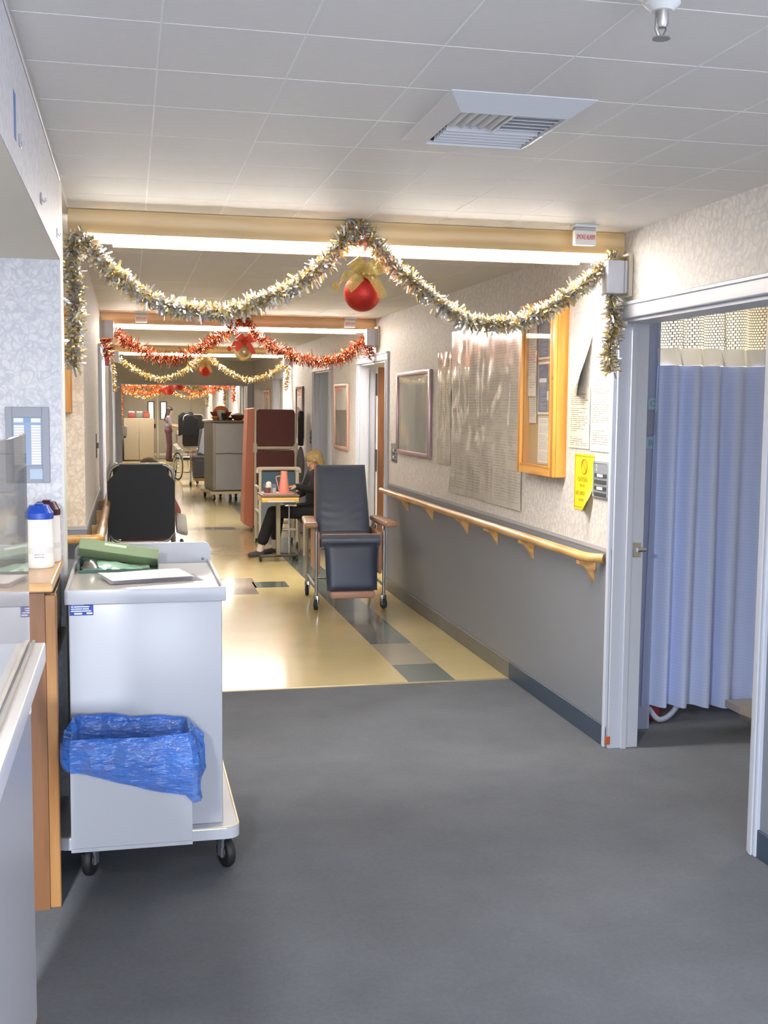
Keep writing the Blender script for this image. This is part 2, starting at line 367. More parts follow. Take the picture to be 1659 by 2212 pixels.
# ceiling: backing with one-foot tiles, each its own piece, as far as the joints can be seen
ce = struct('ceiling', G().box(-3.6, 5.2, -4.0, 37, ZC+0.0012, ZC+0.08), JOINT, label='white tiled ceiling')
tm = G().box(-0.1530, 0.1530, -0.1695, 0.1695, 0, 0.0012).mesh('tile', CEIL, False)
tx = [XL+0.0055+0.311*i for i in range(9)]
for j in range(25):
    y0 = 1.836+0.344*j
    if 4.93 < y0+0.172 < 5.05 and False: continue
    for i in range(8):
        o = link('tile', tm, ce); o.location = (tx[i]+0.1555, y0+0.172, ZC)
struct('ceiling', G().box(XL-1.3, XR, 10.44, 37, ZC, ZC+0.0012), CEIL); struct('ceiling', G().box(XR+0.15, 5.2, -4, 37, ZC, ZC+0.0012), CEIL)
struct('ceiling', G().box(XL, XR, -4, 1.83, ZC, ZC+0.0012), CEIL); struct('ceiling', G().box(XL-1.3, XL, 4.4, 10.44, ZC, ZC+0.0012), CEIL)
# right wall with its door openings
RO = [(3.67, 4.975), (9.86, 11.06), (12.75, 13.85), (16.7, 17.8), (22.2, 23.3), (26.0, 27.1), (30.0, 31.1)]
DH = 2.045
LO = [(9.55, 10.7), (14.4, 15.6), (17.6, 18.8), (23.0, 24.2), (28.0, 29.2)]
def wall_run(side, x0, x1, y0, y1, ops, wp, face):
    """face: x of the corridor face; sgn towards the corridor"""
    sg = -1 if side == 'right' else 1; ys = y0
    def lower(a, b):
        mid = YV if (a < YV < b) else None
        d = G().box(*sorted((face, face+sg*0.004)), a, b, 0.0, 0.945)
        w = struct('wall_'+side, G().box(x0, x1, a, b, 0, ZC+0.01), wp)
        part('dado_panel', d, DADO, w, smooth=False)
        part('dado_cap', G().box(*sorted((face, face+sg*0.007)), a, b, 0.945, 0.965), M('dado_cap', '#a2a4a8', 0.4), w, smooth=False)
        for c, dd, mt in ((a, min(b, YV), NAVYBASE), (max(a, YV), b, GREYBASE)):
            if dd-c > 0.02: struct('baseboard_'+side, G().box(*sorted((face+sg*0.004, face+sg*0.014)), c, dd, 0, 0.105, 0.003, 1), mt)
    for (a, b) in ops:
        if a-ys > 0.01: lower(ys, a)
        struct('wall_'+side, G().box(x0, x1, a, b, DH+0.01, ZC+0.01), wp); ys = b
    lower(ys, y1)
wall_run('right', XR, XR+WT, 1.7, YE, RO, WP_R, XR)
wall_run('left', XL-WT, XL, 6.4, YE, LO, WP_R, XL)
nd_ = [0]
def door_frame(a, b, side, ca=0.10, cb=0.10):
    nd_[0] += 1; sg = -1 if side == 'right' else 1; f = XR if side == 'right' else XL; bk = f-sg*WT
    d = sgroup('door_%d' % nd_[0])
    def cas(y0, y1, z0, z1): part('casing', G().box(*sorted((f-sg*0.002, f+sg*0.022)), y0, y1, z0, z1, 0.006, 2), TRIM, d, smooth=False)
    cas(a-ca, a, 0, DH+0.0); cas(b, b+cb, 0, DH); cas(a-ca, b+cb, DH, DH+0.075)
    part('casing_bead', G().box(*sorted((f+sg*0.02, f+sg*0.03)), a-ca, b+cb, DH+0.058, DH+0.075, 0.003, 1), TRIM, d, smooth=False)
    for y in (a-ca*0.55, b+cb*0.55) if cb > 0.05 else (a-ca*0.55,): part('casing_bead', G().box(*sorted((f+sg*0.02, f+sg*0.028)), y-0.012, y+0.012, 0, DH, 0.004, 1), TRIM, d, smooth=False)
    j0, j1 = sorted((f, bk))
    part('jamb', G().box(j0, j1, a-0.001, a+0.015, 0, DH), TRIM, d, smooth=False); part('jamb', G().box(j0, j1, b-0.015, b+0.001, 0, DH), TRIM, d, smooth=False)
    part('jamb_head', G().box(j0, j1, a, b, DH-0.015, DH+0.012), TRIM, d, smooth=False)
    s0, s1 = sorted((f-sg*0.06, f-sg*0.085))
    part('door_stop', G().box(s0, s1, b-0.03, b-0.014, 0, DH-0.015), TRIM, d, smooth=False); part('door_stop', G().box(s0, s1, a+0.014, a+0.03, 0, DH-0.015), TRIM, d, smooth=False)
    return d
dr = [door_frame(a, b, 'right', *((0.06, 0.025) if a < 4 else (0.1, 0.1))) for a, b in RO]; dl = [door_frame(a, b, 'left') for a, b in LO]
# strike plate on the near door's far jamb
sp = part('strike_plate', G().box(2.335, 2.375, 4.953, 4.961, 0.93, 1.0, 0.002, 1), CHROME, dr[0], 'small chrome strike plate')
part('latch_lip', G().cyl((2.355, 4.949, 0.965), (2.398, 4.949, 0.965), 0.011, 10), CHROME, sp)
part('paint_chip', G().box(2.22, 2.245, 4.955, 4.9595, 0.02, 0.06, 0.001, 1), M('worn_orange_patch', '#b4552f', 0.7), dr[0])
# door leaf standing open in the second right-hand room, closed leaves elsewhere
lf = part('door_leaf', G().box(2.40, 3.45, 10.97, 11.012, 0.01, 2.02), BROWND, dr[1], 'brown veneered door standing open', smooth=False)
part('door_edge', G().box(2.392, 2.40, 10.966, 11.016, 0.01, 2.02), TRIM, lf, smooth=False)
for z in (0.35, 1.1, 1.85): part('hinge', G().box(2.386, 2.392, 10.955, 11.02, z-0.11, z+0.11), BLACKP, dr[1], smooth=False)
for i, (mt) in ((3, CREAM), (5, CREAM), (6, CREAM)):
    a, b = RO[i]; part('door_leaf', G().box(XR+0.09, XR+0.13, a+0.016, b-0.016, 0.01, DH-0.02), mt, dr[i], smooth=False)
for i in (0, 2, 3, 4):
    a, b = LO[i]; part('door_leaf', G().box(XL-0.13, XL-0.09, a+0.016, b-0.016, 0.01, DH-0.02), CREAM if i != 2 else M('blue_grey_door', '#4b5466', 0.5), dl[i], smooth=False)
# rooms behind the right wall
ROOMW = M('ward_wall', '#cbc2ac', 0.6)
struct('wall_ward', G().box(5.0, 5.12, 2.2, YE, 0, ZC+0.01), ROOMW)
for y in (2.2, 8.1, 11.9, 15.3, 19.9, 25, 29): struct('wall_ward', G().box(XR+WT, 5.0, y-0.05, y+0.05, 0, ZC+0.01), ROOMW)
struct('wall_ward', G().box(XR+WT, 2.585, 5.24, 5.32, 0, ZC+0.005), M('ward_blue_pier', '#9aa6c6', 0.6))
area('ward_light_b', (3.9, 10.2, 2.38), (0, 0, 0), 0.6, 0.6, 40, (1.0, 0.93, 0.82)); area('ward_light_c', (3.9, 13.6, 2.38), (0, 0, 0), 0.6, 0.6, 16, (0.85, 0.92, 1.0)); area('ward_light_d', (3.8, 22.6, 2.38), (0, 0, 0), 0.6, 0.6, 60, (1.0, 0.93, 0.8))
# nurses' station side: soffit, the wall that faces the camera, back wall, alcove
SOFM = CREAM
so = struct('wall_soffit', G().box(-3.5, -0.2345, -4, 4.25, 2.145, ZC+0.01), SOFM)
part('wallpaper_face', G().box(-0.2347, -0.2325, -4, 4.25, 2.145, ZC), wallpaper('wallpaper_soffit', '#c9c9ce', '#a9acb8', 0.5), so, smooth=False)
part('soffit_trim', G().box(-0.25, -0.2275, -4, 4.25, ZC-0.02, ZC, 0.003, 1), M('soffit_trim', '#a3a3a6', 0.5), so, smooth=False)
wst = struct('wall_station', G().box(-3.5, -0.235, 4.25, 4.40, 0, ZC+0.01), WP_L); struct('wall_station', G().box(-3.6, -3.5, -4, 4.4, 0, ZC), CREAM)
part('corner_bead', G().box(-0.24, -0.2325, 4.247, 4.403, 0, ZC), M('corner_bead', '#d3d2cd', 0.5), wst, smooth=False)
struct('wall_alcove', G().box(-1.6, XL-0.0005, 6.395, 6.55, 0, ZC+0.01), wallpaper('wallpaper_alcove', '#d9cdbb', '#b7a892', 0.6)); struct('wall_alcove', G().box(-1.6, -1.5, 4.4, 6.4, 0, ZC+0.01), CREAM)
wa = struct('trim_2', G().box(-1.5, XL+0.004, 6.390, 6.395, 0, 0.945), DADO); struct('trim_3', G().box(-1.5, XL+0.007, 6.387, 6.395, 0.945, 0.965), M('dado_cap', '#a2a4a8'))
for y in (11.9, 16.6, 21, 26): struct('wall_ward', G().box(-2.2, XL-WT, y-0.05, y+0.05, 0, ZC+0.01), ROOMW)
struct('wall_ward', G().box(-2.3, -2.2, 6.55, YE, 0, ZC+0.01), ROOMW)
# cross-corridor door frame with its dropped header
YH = 21.0
HDR = M('header_paint', '#c9c4b4', 0.55)
struct('wall_header', G().box(XL, XR, YH, YH+0.14, 2.03, ZC+0.01), HDR)
dh = sgroup('door_%d' % (nd_[0]+1))
part('jamb', G().box(XL, XL+0.11, YH-0.02, YH+0.16, 0, 2.03, 0.01, 1), TRIM, dh, smooth=False); part('jamb', G().box(XR-0.11, XR, YH-0.02, YH+0.16, 0, 2.03, 0.01, 1), TRIM, dh, smooth=False)
part('jamb_head', G().box(XL, XR, YH-0.015, YH+0.155, 1.99, 2.032, 0.006, 1), TRIM, dh, smooth=False)
# far end wall with a pair of doors
struct('wall_end', G().box(-2.3, 5.2, YE, YE+0.15, 0, ZC+0.01), M('end_wall_paint', '#b1a996', 0.55))
de = sgroup('door_%d' % (nd_[0]+2))
EDP = M('end_door_paint', '#aaa392', 0.5); WING = emitter('lit_door_window', (1.0, 0.92, 0.55), 0.48)
for x0, x1, wx in ((-0.15, 0.825, 0.56), (0.855, 1.83, 0.93)):
    lf = part('door_leaf', G().box(x0, x1, YE-0.05, YE-0.005, 0.01, 2.1), EDP, de, smooth=False)
    part('window_frame', G().box(wx-0.02, wx+0.19, YE-0.062, YE-0.048, 1.18, 1.73), M('dark_window_frame', '#4a463e', 0.5), lf, smooth=False)
    part('pane', G().box(wx+0.015, wx+0.155, YE-0.066, YE-0.061, 1.21, 1.70), WING, lf, smooth=False)
    part('kick_plate', G().box(x0+0.03, x1-0.03, YE-0.056, YE-0.05, 0.1, 0.16), CREAM, lf, smooth=False)
part('mullion', G().box(0.825, 0.855, YE-0.07, YE-0.005, 0.01, 2.1), M('bright_mullion', '#d8d2bc', 0.4), de, smooth=False)
part('panic_latch', G().box(0.70, 0.78, YE-0.1, YE-0.05, 0.92, 1.05, 0.01, 1), BLACKP, de)
# behind the photographer the corridor opens onto the day-lit lobby


# ------------------------------------------------------------------ valance lights across the ceiling
BEAMS = [4.955, 10.38, 16.0, 24.2, 28.4, 32.6]
def valance(y, label):
    t = thing('valance_light', label, 'ceiling light', (0, y, ZC-0.145), 0, 'light valances across the corridor ceiling')
    z0 = 0.0
    part('front_board', G().box(XL+0.002, XR-0.002, -0.03, 0.0, 0.045, 0.143, 0.002, 1), BEAMW, t, smooth=False)
    part('lens', G().box(-0.175, 2.14, 0.001, 0.125, 0.024, 0.054, 0.008, 2), LAMP, t, 'glowing white fluorescent lens', smooth=False)
    part('back_board', G().box(-0.06, 2.08, 0.126, 0.146, 0.012, 0.143, 0.002, 1), BEAMW, t, smooth=False)
    for x0, x1 in ((XL+0.002, -0.178), (2.143, XR-0.002)): part('end_block', G().box(x0, x1, 0.001, 0.125, 0.05, 0.143), BEAMW, t, smooth=False)
    part('housing', G().box(-0.178, 2.143, 0.001, 0.125, 0.056, 0.143), WHITEM, t, smooth=False)
    return t
VL = ['nearest fluorescent light behind a pale oak valance board, above the silver and gold garland', 'fluorescent valance light above the copper tinsel garland',
      'third fluorescent valance light, just before the dropped header', 'fluorescent valance light seen first beyond the dropped header', 'fluorescent valance light deep in the corridor behind the header', 'farthest fluorescent valance light before the end doors']
for y, l in zip(BEAMS, VL): valance(y, l)
# ------------------------------------------------------------------ handrails
def handrail():
    t = thing('handrail', 'maple wooden handrail on brackets along the right grey dado', 'handrail', (XR, 5.0, 0.9))
    x = -0.075
    path = arc([(-0.008, 0.05, 0.012), (x, 0.12, 0.012), (x, 4.72, 0.0)], 0.06, 5)
    g = G()
    prof = rrect(0.036, 0.05, 0.014, 3)
    # swept rail as a flat-oval tube
    g.tube(path, 0.024, 12); part('rail', g, RAILW, t)
    for y in (9.006, 8.239, 7.327, 6.697, 6.052, 5.19):
        yy = y-5.0
        b = part('bracket', G().prism([(-0.002, -0.125), (-0.002, -0.015), (-0.085, -0.012), (-0.085, -0.03), (-0.06, -0.04), (-0.03, -0.075)], 'y', yy-0.02, yy+0.02), RAILW, t)
        part('mount_plate', G().box(-0.012, -0.004, yy-0.04, yy+0.04, -0.06, -0.015, 0.003, 1), RAILW, b)
handrail()
def handrail_left():
    t = thing('handrail', 'maple wooden handrail turning the corner along the left wall beside the wheelchair', 'handrail', (XL, 6.3, 0.9))
    part('rail', G().tube(arc([(-1.0, 0.025, 0), (0.075, 0.02, 0), (0.072, 3.12, 0)], 0.05, 5), 0.026, 12), RAILW, t)
    for y in (0.9, 1.9, 2.8): part('bracket', G().prism([(0.006, -0.125), (0.006, -0.015), (0.085, -0.012), (0.085, -0.03), (0.05, -0.045)], 'y', y-0.02, y+0.02), RAILW, t)
    t2 = thing('handrail', 'short wooden handrail on the left wall past the first door', 'handrail', (XL, 10.9, 0.9))
    part('rail', G().tube([(0.075, 0.02, 0), (0.075, 3.3, 0)], 0.026, 10), RAILW, t2)
    for y in (0.4, 1.6, 2.9): part('bracket', G().prism([(0.006, -0.125), (0.006, -0.015), (0.085, -0.012), (0.085, -0.03), (0.05, -0.045)], 'y', y-0.02, y+0.02), RAILW, t2)
handrail_left()
# ------------------------------------------------------------------ tinsel garlands and baubles
F_SILVER = foil('tinsel_silver_gold', ['#f4f1ea', '#e0cd96', '#d0cecf', '#d3b56c', '#f0ead8', '#b9b7bb', '#f2e6ba', '#dcd8d2'], 0.3)
F_GOLD = foil('tinsel_gold', ['#e8d9a4', '#c9a557', '#f0e7c8', '#b58d3e', '#d9c07a', '#e9e3d6'], 0.22)
F_COPPER = foil('tinsel_copper', ['#b4542c', '#8c3320', '#d0783a', '#a8432a', '#e0a050', '#7d2a1e'], 0.24)
F_ORANGE = foil('tinsel_orange', ['#d8683a', '#e88a4a', '#c94f2c', '#f0b070'], 0.28)
CORDM = M('garland_cord', '#8c7d55', 0.5)
def smoothpath(P, step=0.02):
    P = [Vector(p) for p in P]; out = []
    for i in range(len(P)-1):
        p0 = P[max(i-1, 0)]; p1 = P[i]; p2 = P[i+1]; p3 = P[min(i+2, len(P)-1)]; n = max(2, int((p2-p1).length/step))
        for k in range(n):
            t = k/n; out.append(0.5*((2*p1)+(p2-p0)*t+(2*p0-5*p1+4*p2-p3)*t*t+(3*p1-p0-3*p2+p3)*t*t*t))
    out.append(P[-1]); return out
def fringe(g, path, rad, per_m, w, L, rnd):
    seglen = [(b-a).length for a, b in zip(path, path[1:])]
    for a, b, l in zip(path, path[1:], seglen):
        t = (b-a).normalized(); n0 = t.orthogonal().normalized(); b0 = t.cross(n0)
        for _ in range(max(1, int(l*per_m+rnd.random()))):
            p = a.lerp(b, rnd.random()); th = rnd.random()*2*PI; d = (math.cos(th)*n0+math.sin(th)*b0+t*rnd.uniform(-0.6, 0.6)).normalized()
            side = d.cross(Vector((rnd.gauss(0, 1), rnd.gauss(0, 1), rnd.gauss(0, 1)))).normalized()*w*rnd.uniform(0.6, 1.3)*0.5
            ll = L*rnd.uniform(0.55, 1.15); bend = Vector((rnd.gauss(0, 1), rnd.gauss(0, 1), rnd.gauss(0, 1)-0.3))*ll*0.22
            q1 = p+d*ll*0.55; q2 = p+d*ll+bend
            v = [g.bm.verts.new(x) for x in (p-side*0.6, p+side*0.6, q1+side, q1-side, q2+side*0.7, q2-side*0.7)]
            g.bm.faces.new((v[0], v[1], v[2], v[3])); g.bm.faces.new((v[3], v[2], v[4], v[5]))
def garland(name, label, y, swag, tails, mat, per_m, w, L, seed, group):
    rnd = random.Random(seed); t = thing(name, label, 'garland', (XL, y, 2.3), 0, group)
    o = Vector((-XL, 0, -2.3)); g = G(); runs = [swag]+tails
    for i, P in enumerate(runs):
        path = [Vector((x, rnd.uniform(-0.006, 0.006), z))+o for x, z in P]; path = smoothpath(path)
        part('cord', G().tube(path[::2]+[path[-1]], 0.003, 5), CORDM, t)
        fringe(g, path, 0, per_m, w, L, rnd)
    part('fringe', g, mat, t, smooth=False, kind='stuff')
    return t
GG = 'tinsel garlands swagged across the corridor'
garland('tinsel_garland', 'silver and gold foil tinsel garland swagged under the nearest oak valance', 4.905,
        [(-0.205, 2.335), (-0.14, 2.27), (-0.066, 2.185), (0.122, 2.065), (0.30, 2.03), (0.46, 2.04), (0.712, 2.155), (0.85, 2.27), (0.93, 2.375), (0.99, 2.41), (1.05, 2.34), (1.14, 2.25), (1.25, 2.163), (1.46, 2.03), (1.62, 2.01), (1.75, 2.03), (1.93, 2.125), (2.10, 2.255), (2.195, 2.335)],
        [[(-0.215, 2.33), (-0.222, 2.2), (-0.21, 2.05), (-0.217, 1.9), (-0.222, 1.785)], [(2.196, 2.33), (2.18, 2.28), (2.165, 2.14), (2.185, 2.03), (2.165, 1.9), (2.172, 1.80)], [(0.95, 2.33), (0.99, 2.42), (1.03, 2.35)]],
        F_SILVER, 2600, 0.011, 0.043, 3, GG)
garland('tinsel_garland', 'bushy copper red tinsel garland in front of the second valance light', 10.31,
        [(-0.13, 2.29), (-0.02, 2.19), (0.21, 2.065), (0.42, 2.04), (0.616, 2.135), (0.84, 2.27), (0.95, 2.36), (1.01, 2.39), (1.07, 2.34), (1.2, 2.21), (1.40, 2.10), (1.747, 2.035), (1.98, 2.12), (2.15, 2.25), (2.2, 2.32)],
        [[(-0.21, 2.21), (-0.19, 2.12), (-0.17, 2.05)], [(2.2, 2.3), (2.19, 2.18), (2.16, 2.08)]], F_COPPER, 1500, 0.006, 0.068, 5, GG)
def swag(z0, zb, c=1.03, zt=2.36):
    return [(-0.16, z0), (0.05, z0-0.14), (0.28, zb+0.03), (0.5, zb), (0.74, zb+0.1), (0.93, zt-0.1), (c, zt), (c+0.1, zt-0.1), (c+0.3, zb+0.12), (1.6, zb), (1.84, zb+0.05), (2.05, z0-0.12), (2.16, z0)]
garland('tinsel_garland', 'pale gold tinsel garland hanging in front of the dropped header', 15.93, swag(2.27, 1.99), [[(-0.2, 2.26), (-0.22, 2.1), (-0.19, 1.8)], [(2.17, 2.26), (2.19, 2.1), (2.15, 1.85)]], F_GOLD, 700, 0.010, 0.05, 6, GG)
garland('tinsel_garland', 'orange tinsel garland just beyond the dropped header', 24.1, swag(2.13, 2.0, 1.03, 2.25), [[(2.17, 2.1), (2.16, 1.7)]], F_ORANGE, 500, 0.014, 0.06, 8, GG)
garland('tinsel_garland', 'gold tinsel garland far down the corridor, behind the orange one', 26.4, swag(2.12, 1.97, 1.03, 2.22), [[(2.17, 2.1), (2.16, 1.65)]], F_GOLD, 450, 0.016, 0.06, 9, GG)
garland('tinsel_garland', 'lower hanging orange tinsel garland near the end doors', 28.3, swag(2.1, 1.9, 1.0, 2.2), [[(-0.19, 2.1), (-0.21, 1.2)]], F_ORANGE, 450, 0.016, 0.07, 10, GG)
garland('tinsel_garland', 'lowest and farthest gold tinsel garland before the end doors', 32.5, swag(2.05, 1.82, 1.0, 2.15), [[(2.17, 2.0), (2.16, 1.6)]], F_GOLD, 400, 0.018, 0.07, 11, GG)
def ribbon(pts, width, wdir):
    P = smoothpath([Vector(p) for p in pts], 0.012); wd = Vector(wdir).normalized()*width/2
    g = G(); n = len(P)-1
    g.grid(lambda u, v: P[min(n, int(round(u*n)))]+wd*(2*v-1)*(0.75+0.25*math.sin(PI*u)), n, 4); return g
GAUZE = M('gold_gauze', '#d9c27a', 0.4, 0.35, var=(120, '#a98c3e', 0.7), alpha=0.86)
REDG = M('red_ribbon', '#c8382a', 0.45, var=(60, '#e86a50', 0.5))
def bauble(label, x, y, z, r, ballm, bowm, zt, big=True):
    t = thing('bauble', label, 'ornament', (x, y, z), 0, 'hanging baubles')
    part('ball', G().ball((0, 0, 0), r, 28), ballm, t)
    c = part('cap', G().lathe([(0.0, r*1.16), (r*0.16, r*1.14), (r*0.18, r*0.96), (0.0, r*0.95)], n=12), GOLDB, t)
    part('string', G().cyl((0.012, 0, r*1.1), (0.01, 0, zt-z), 0.0016, 5), REDG, t); part('string', G().cyl((-0.012, 0, r*1.1), (-0.01, 0, zt-z), 0.0016, 5), REDG, t)
    w = r*0.62; k = r
    loops = [[(0, -k*.3, k*1.0), (-k*.35, -k*.75, k*1.3), (-k*0.62, -k*.55, k*1.62), (-k*.4, -k*.05, k*1.6), (0.0, -k*.2, k*1.05)],
             [(0, -k*.3, k*1.0), (k*.45, -k*.75, k*1.2), (k*0.95, -k*.55, k*1.42), (k*.75, -k*.05, k*1.45), (0.0, -k*.2, k*1.05)],
             [(0, -k*.3, k*0.95), (-k*.6, -k*.75, k*0.8), (-k*1.25, -k*.75, k*0.75), (-k*1.35, -k*.6, k*0.2), (-k*1.75, -k*.6, k*0.35)],
             [(0, -k*.3, k*0.95), (k*.35, -k*.9, k*0.75), (k*.75, -k*.85, k*0.2), (k*1.02, -k*.7, -k*0.28)],
             [(0, -k*.3, k*0.95), (-k*.35, -k*.85, k*0.75), (-k*.7, -k*.85, k*0.35), (-k*.9, -k*.75, k*0.1)]]
    WD = [(0.82, 0.1, 0.6), (-0.6, 0.1, 0.85), (0.35, 0.25, 0.9), (0.8, 0.3, 0.4), (-0.6, 0.3, 0.8)]
    for L, wd in zip(loops, WD): part('bow_loop', ribbon(L, w*(1.35 if L[-1][0] == 0.0 else 1.0), wd), bowm, t)
    part('knot', G().ball((0, -k*.35, k*0.98), k*0.2, 10), bowm, t)
bauble('large red glitter bauble with gold gauze bow under the nearest valance', 0.995, 4.88, 2.125, 0.081, REDF, GAUZE, 2.42)
bauble('champagne gold bauble with red ribbon bow below the copper garland', 1.012, 10.28, 2.115, 0.085, GOLDB, REDG, 2.4)
bauble('red bauble with gold bow hanging before the dropped header', 1.035, 15.9, 2.11, 0.085, REDF, GAUZE, 2.4)
bauble('small red bauble hanging from the orange garland beyond the header', 1.03, 24.0, 2.03, 0.1, REDF, GAUZE, 2.3)
bauble('orange red bauble hanging farther down, near the end doors', 0.98, 28.2, 1.96, 0.1, REDF, REDG, 2.3)
bauble('farthest gold bauble with red bow before the end doors', 0.9, 32.4, 1.93, 0.11, GOLDB, REDG, 2.3)
# ------------------------------------------------------------------ things on the ceiling
def vent():
    t = thing('air_vent', 'white square ceiling air diffuser with louvres', 'air vent', (1.01, 3.13, ZC))
    ox, oy, ix, iy, d = 0.2, 0.275, 0.148, 0.185, -0.032
    O = [(-ox, -oy), (ox, -oy), (ox, oy), (-ox, oy)]; I = [(-ix, -iy), (ix, -iy), (ix, iy), (-ix, iy)]
    VM = M('vent_enamel', '#d5d7dc', 0.35)
    for k in range(4):
        a, b = O[k], O[(k+1) % 4]; c, e = I[(k+1) % 4], I[k]; g = G()
        vs = [g.bm.verts.new(p) for p in ((*a, -0.002), (*b, -0.002), (*c, d), (*e, d))]; v2 = [g.bm.verts.new(p) for p in ((*a, 0), (*b, 0), (*c, d+0.012), (*e, d+0.012))]
        g.bm.faces.new(vs); g.bm.faces.new(v2[::-1])
        for i in range(4): g.bm.faces.new((vs[i], v2[i], v2[(i+1) % 4], vs[(i+1) % 4]))
        part('frame_side', g, VM, t, smooth=False)
    part('duct', G().box(-ix, ix, -iy, iy, -0.001, 0.004), M('duct_dark', '#3c3d42', 0.7), t, smooth=False)
    def louvre(x0, x1, y, tilt, along):
        m = Matrix.Translation((0, 0, d+0.012)) @ (Matrix.Translation(((x0+x1)/2, y, 0)) if along == 'x' else Matrix.Translation((y, (x0+x1)/2, 0)) @ Matrix.Rotation(PI/2, 4, 'Z')) @ Matrix.Rotation(tilt, 4, 'X')
        h = (x1-x0)/2; part('louvre', G().box(-h, h, -0.011, 0.011, -0.001, 0.001, mat=m), VM, t, smooth=False)
    for k in range(5): louvre(0.004, ix-0.004, -iy+0.03+0.035*k, 0.8, 'x')
    for k in range(5): louvre(-ix+0.02, ix-0.004, 0.025+0.033*k, -0.75, 'x')
    for k in range(5): louvre(-iy+0.01, 0.0, -ix+0.02+0.028*k, 0.75, 'y')
    part('divider', G().box(-0.002, 0.003, -iy, 0.01, d, d+0.028), VM, t, smooth=False)
vent()
t = thing('fire_sprinkler', 'pendent fire sprinkler with white escutcheon at the top edge', 'sprinkler', (0.993, 2.05, ZC))
part('escutcheon', G().lathe([(0.062, 0), (0.062, -0.006), (0.054, -0.024), (0.036, -0.032), (0.0, -0.032)], n=32), M('escutcheon_white', '#d8d6c8', 0.4), t)
part('collar', G().lathe([(0.033, -0.03), (0.034, -0.044), (0.02, -0.056), (0.0, -0.056)], n=24), WHITEM, t)
part('nozzle', G().lathe([(0.0125, -0.05), (0.0125, -0.078), (0.009, -0.086), (0.0, -0.086)], n=16), GREYM, t)
for s in (-1, 1): part('yoke_arm', G().tube([(s*0.010, 0, -0.07), (s*0.011, 0, -0.09), (s*0.004, 0, -0.104)], 0.004, 8), GREYM, t)
part('deflector', G().lathe([(0.0, -0.103), (0.016, -0.104), (0.017, -0.107), (0.0, -0.107)], n=20), GREYM, t)
def alarm_sign(x, y, label):
    t = thing('smoke_alarm_sign', label, 'sign', (x, y, ZC), 0, 'smoke alarm signs on the ceiling')
    part('base', G().box(-0.058, 0.058, -0.02, 0.05, -0.012, 0, 0.003, 1), WHITEM, t); part('bracket', G().box(-0.05, 0.05, 0.0, 0.04, -0.024, -0.012, 0.003, 1), M('sign_grey', '#b4b4b8', 0.4), t)
    pn = part('sign_box', G().box(-0.052, 0.048, -0.004, 0.03, -0.088, -0.024, 0.005, 2), M('sign_white', '#e4e0d8', 0.4), t)
    lettering('SMOKE ALARM', 0.031, REDINK, pn, face_minus_y(-0.002, -0.0055, -0.055), sx=0.42)
alarm_sign(1.975, 4.76, 'red lettered smoke alarm sign beside the near right wall')
alarm_sign(0.115, 10.25, 'left of the two small smoke alarm signs at the second valance')
alarm_sign(1.98, 10.25, 'right of the two small smoke alarm signs at the second valance')
alarm_sign(1.93, 15.8, 'small smoke alarm sign at the third valance, right side')
# call-light boxes at the beam ends
def callbox(x, y, z, sg, label):
    t = thing('call_light_box', label, 'wall box', (x, y, z), 0, 'call light boxes on the walls')
    part('back_plate', G().box(*sorted((0, sg*0.018)), -0.03, 0.13, -0.095, 0.095, 0.004, 1), M('plate_beige', '#c7bfa9', 0.5), t)
    part('housing', G().box(*sorted((sg*0.018, sg*0.118)), -0.015, 0.10, -0.08, 0.07, 0.008, 2), M('callbox_grey', '#c3c4cc', 0.4), t)
    part('seam', G().box(*sorted((sg*0.034, sg*0.038)), -0.0165, 0.102, -0.078, 0.068), M('seam_grey', '#8f9099', 0.5), t, smooth=False)
callbox(XR, 4.86, 2.235, -1, 'grey box on the right wall under the near garland end')
callbox(XR, 10.2, 2.27, -1, 'grey box on the right wall by the copper garland end')
callbox(XL, 10.2, 2.29, 1, 'grey box on the left wall by the copper garland end')
callbox(XR, 15.85, 2.28, -1, 'small grey box on the right wall by the third valance')
callbox(XL, 15.85, 2.28, 1, 'small grey box on the left wall by the third valance')
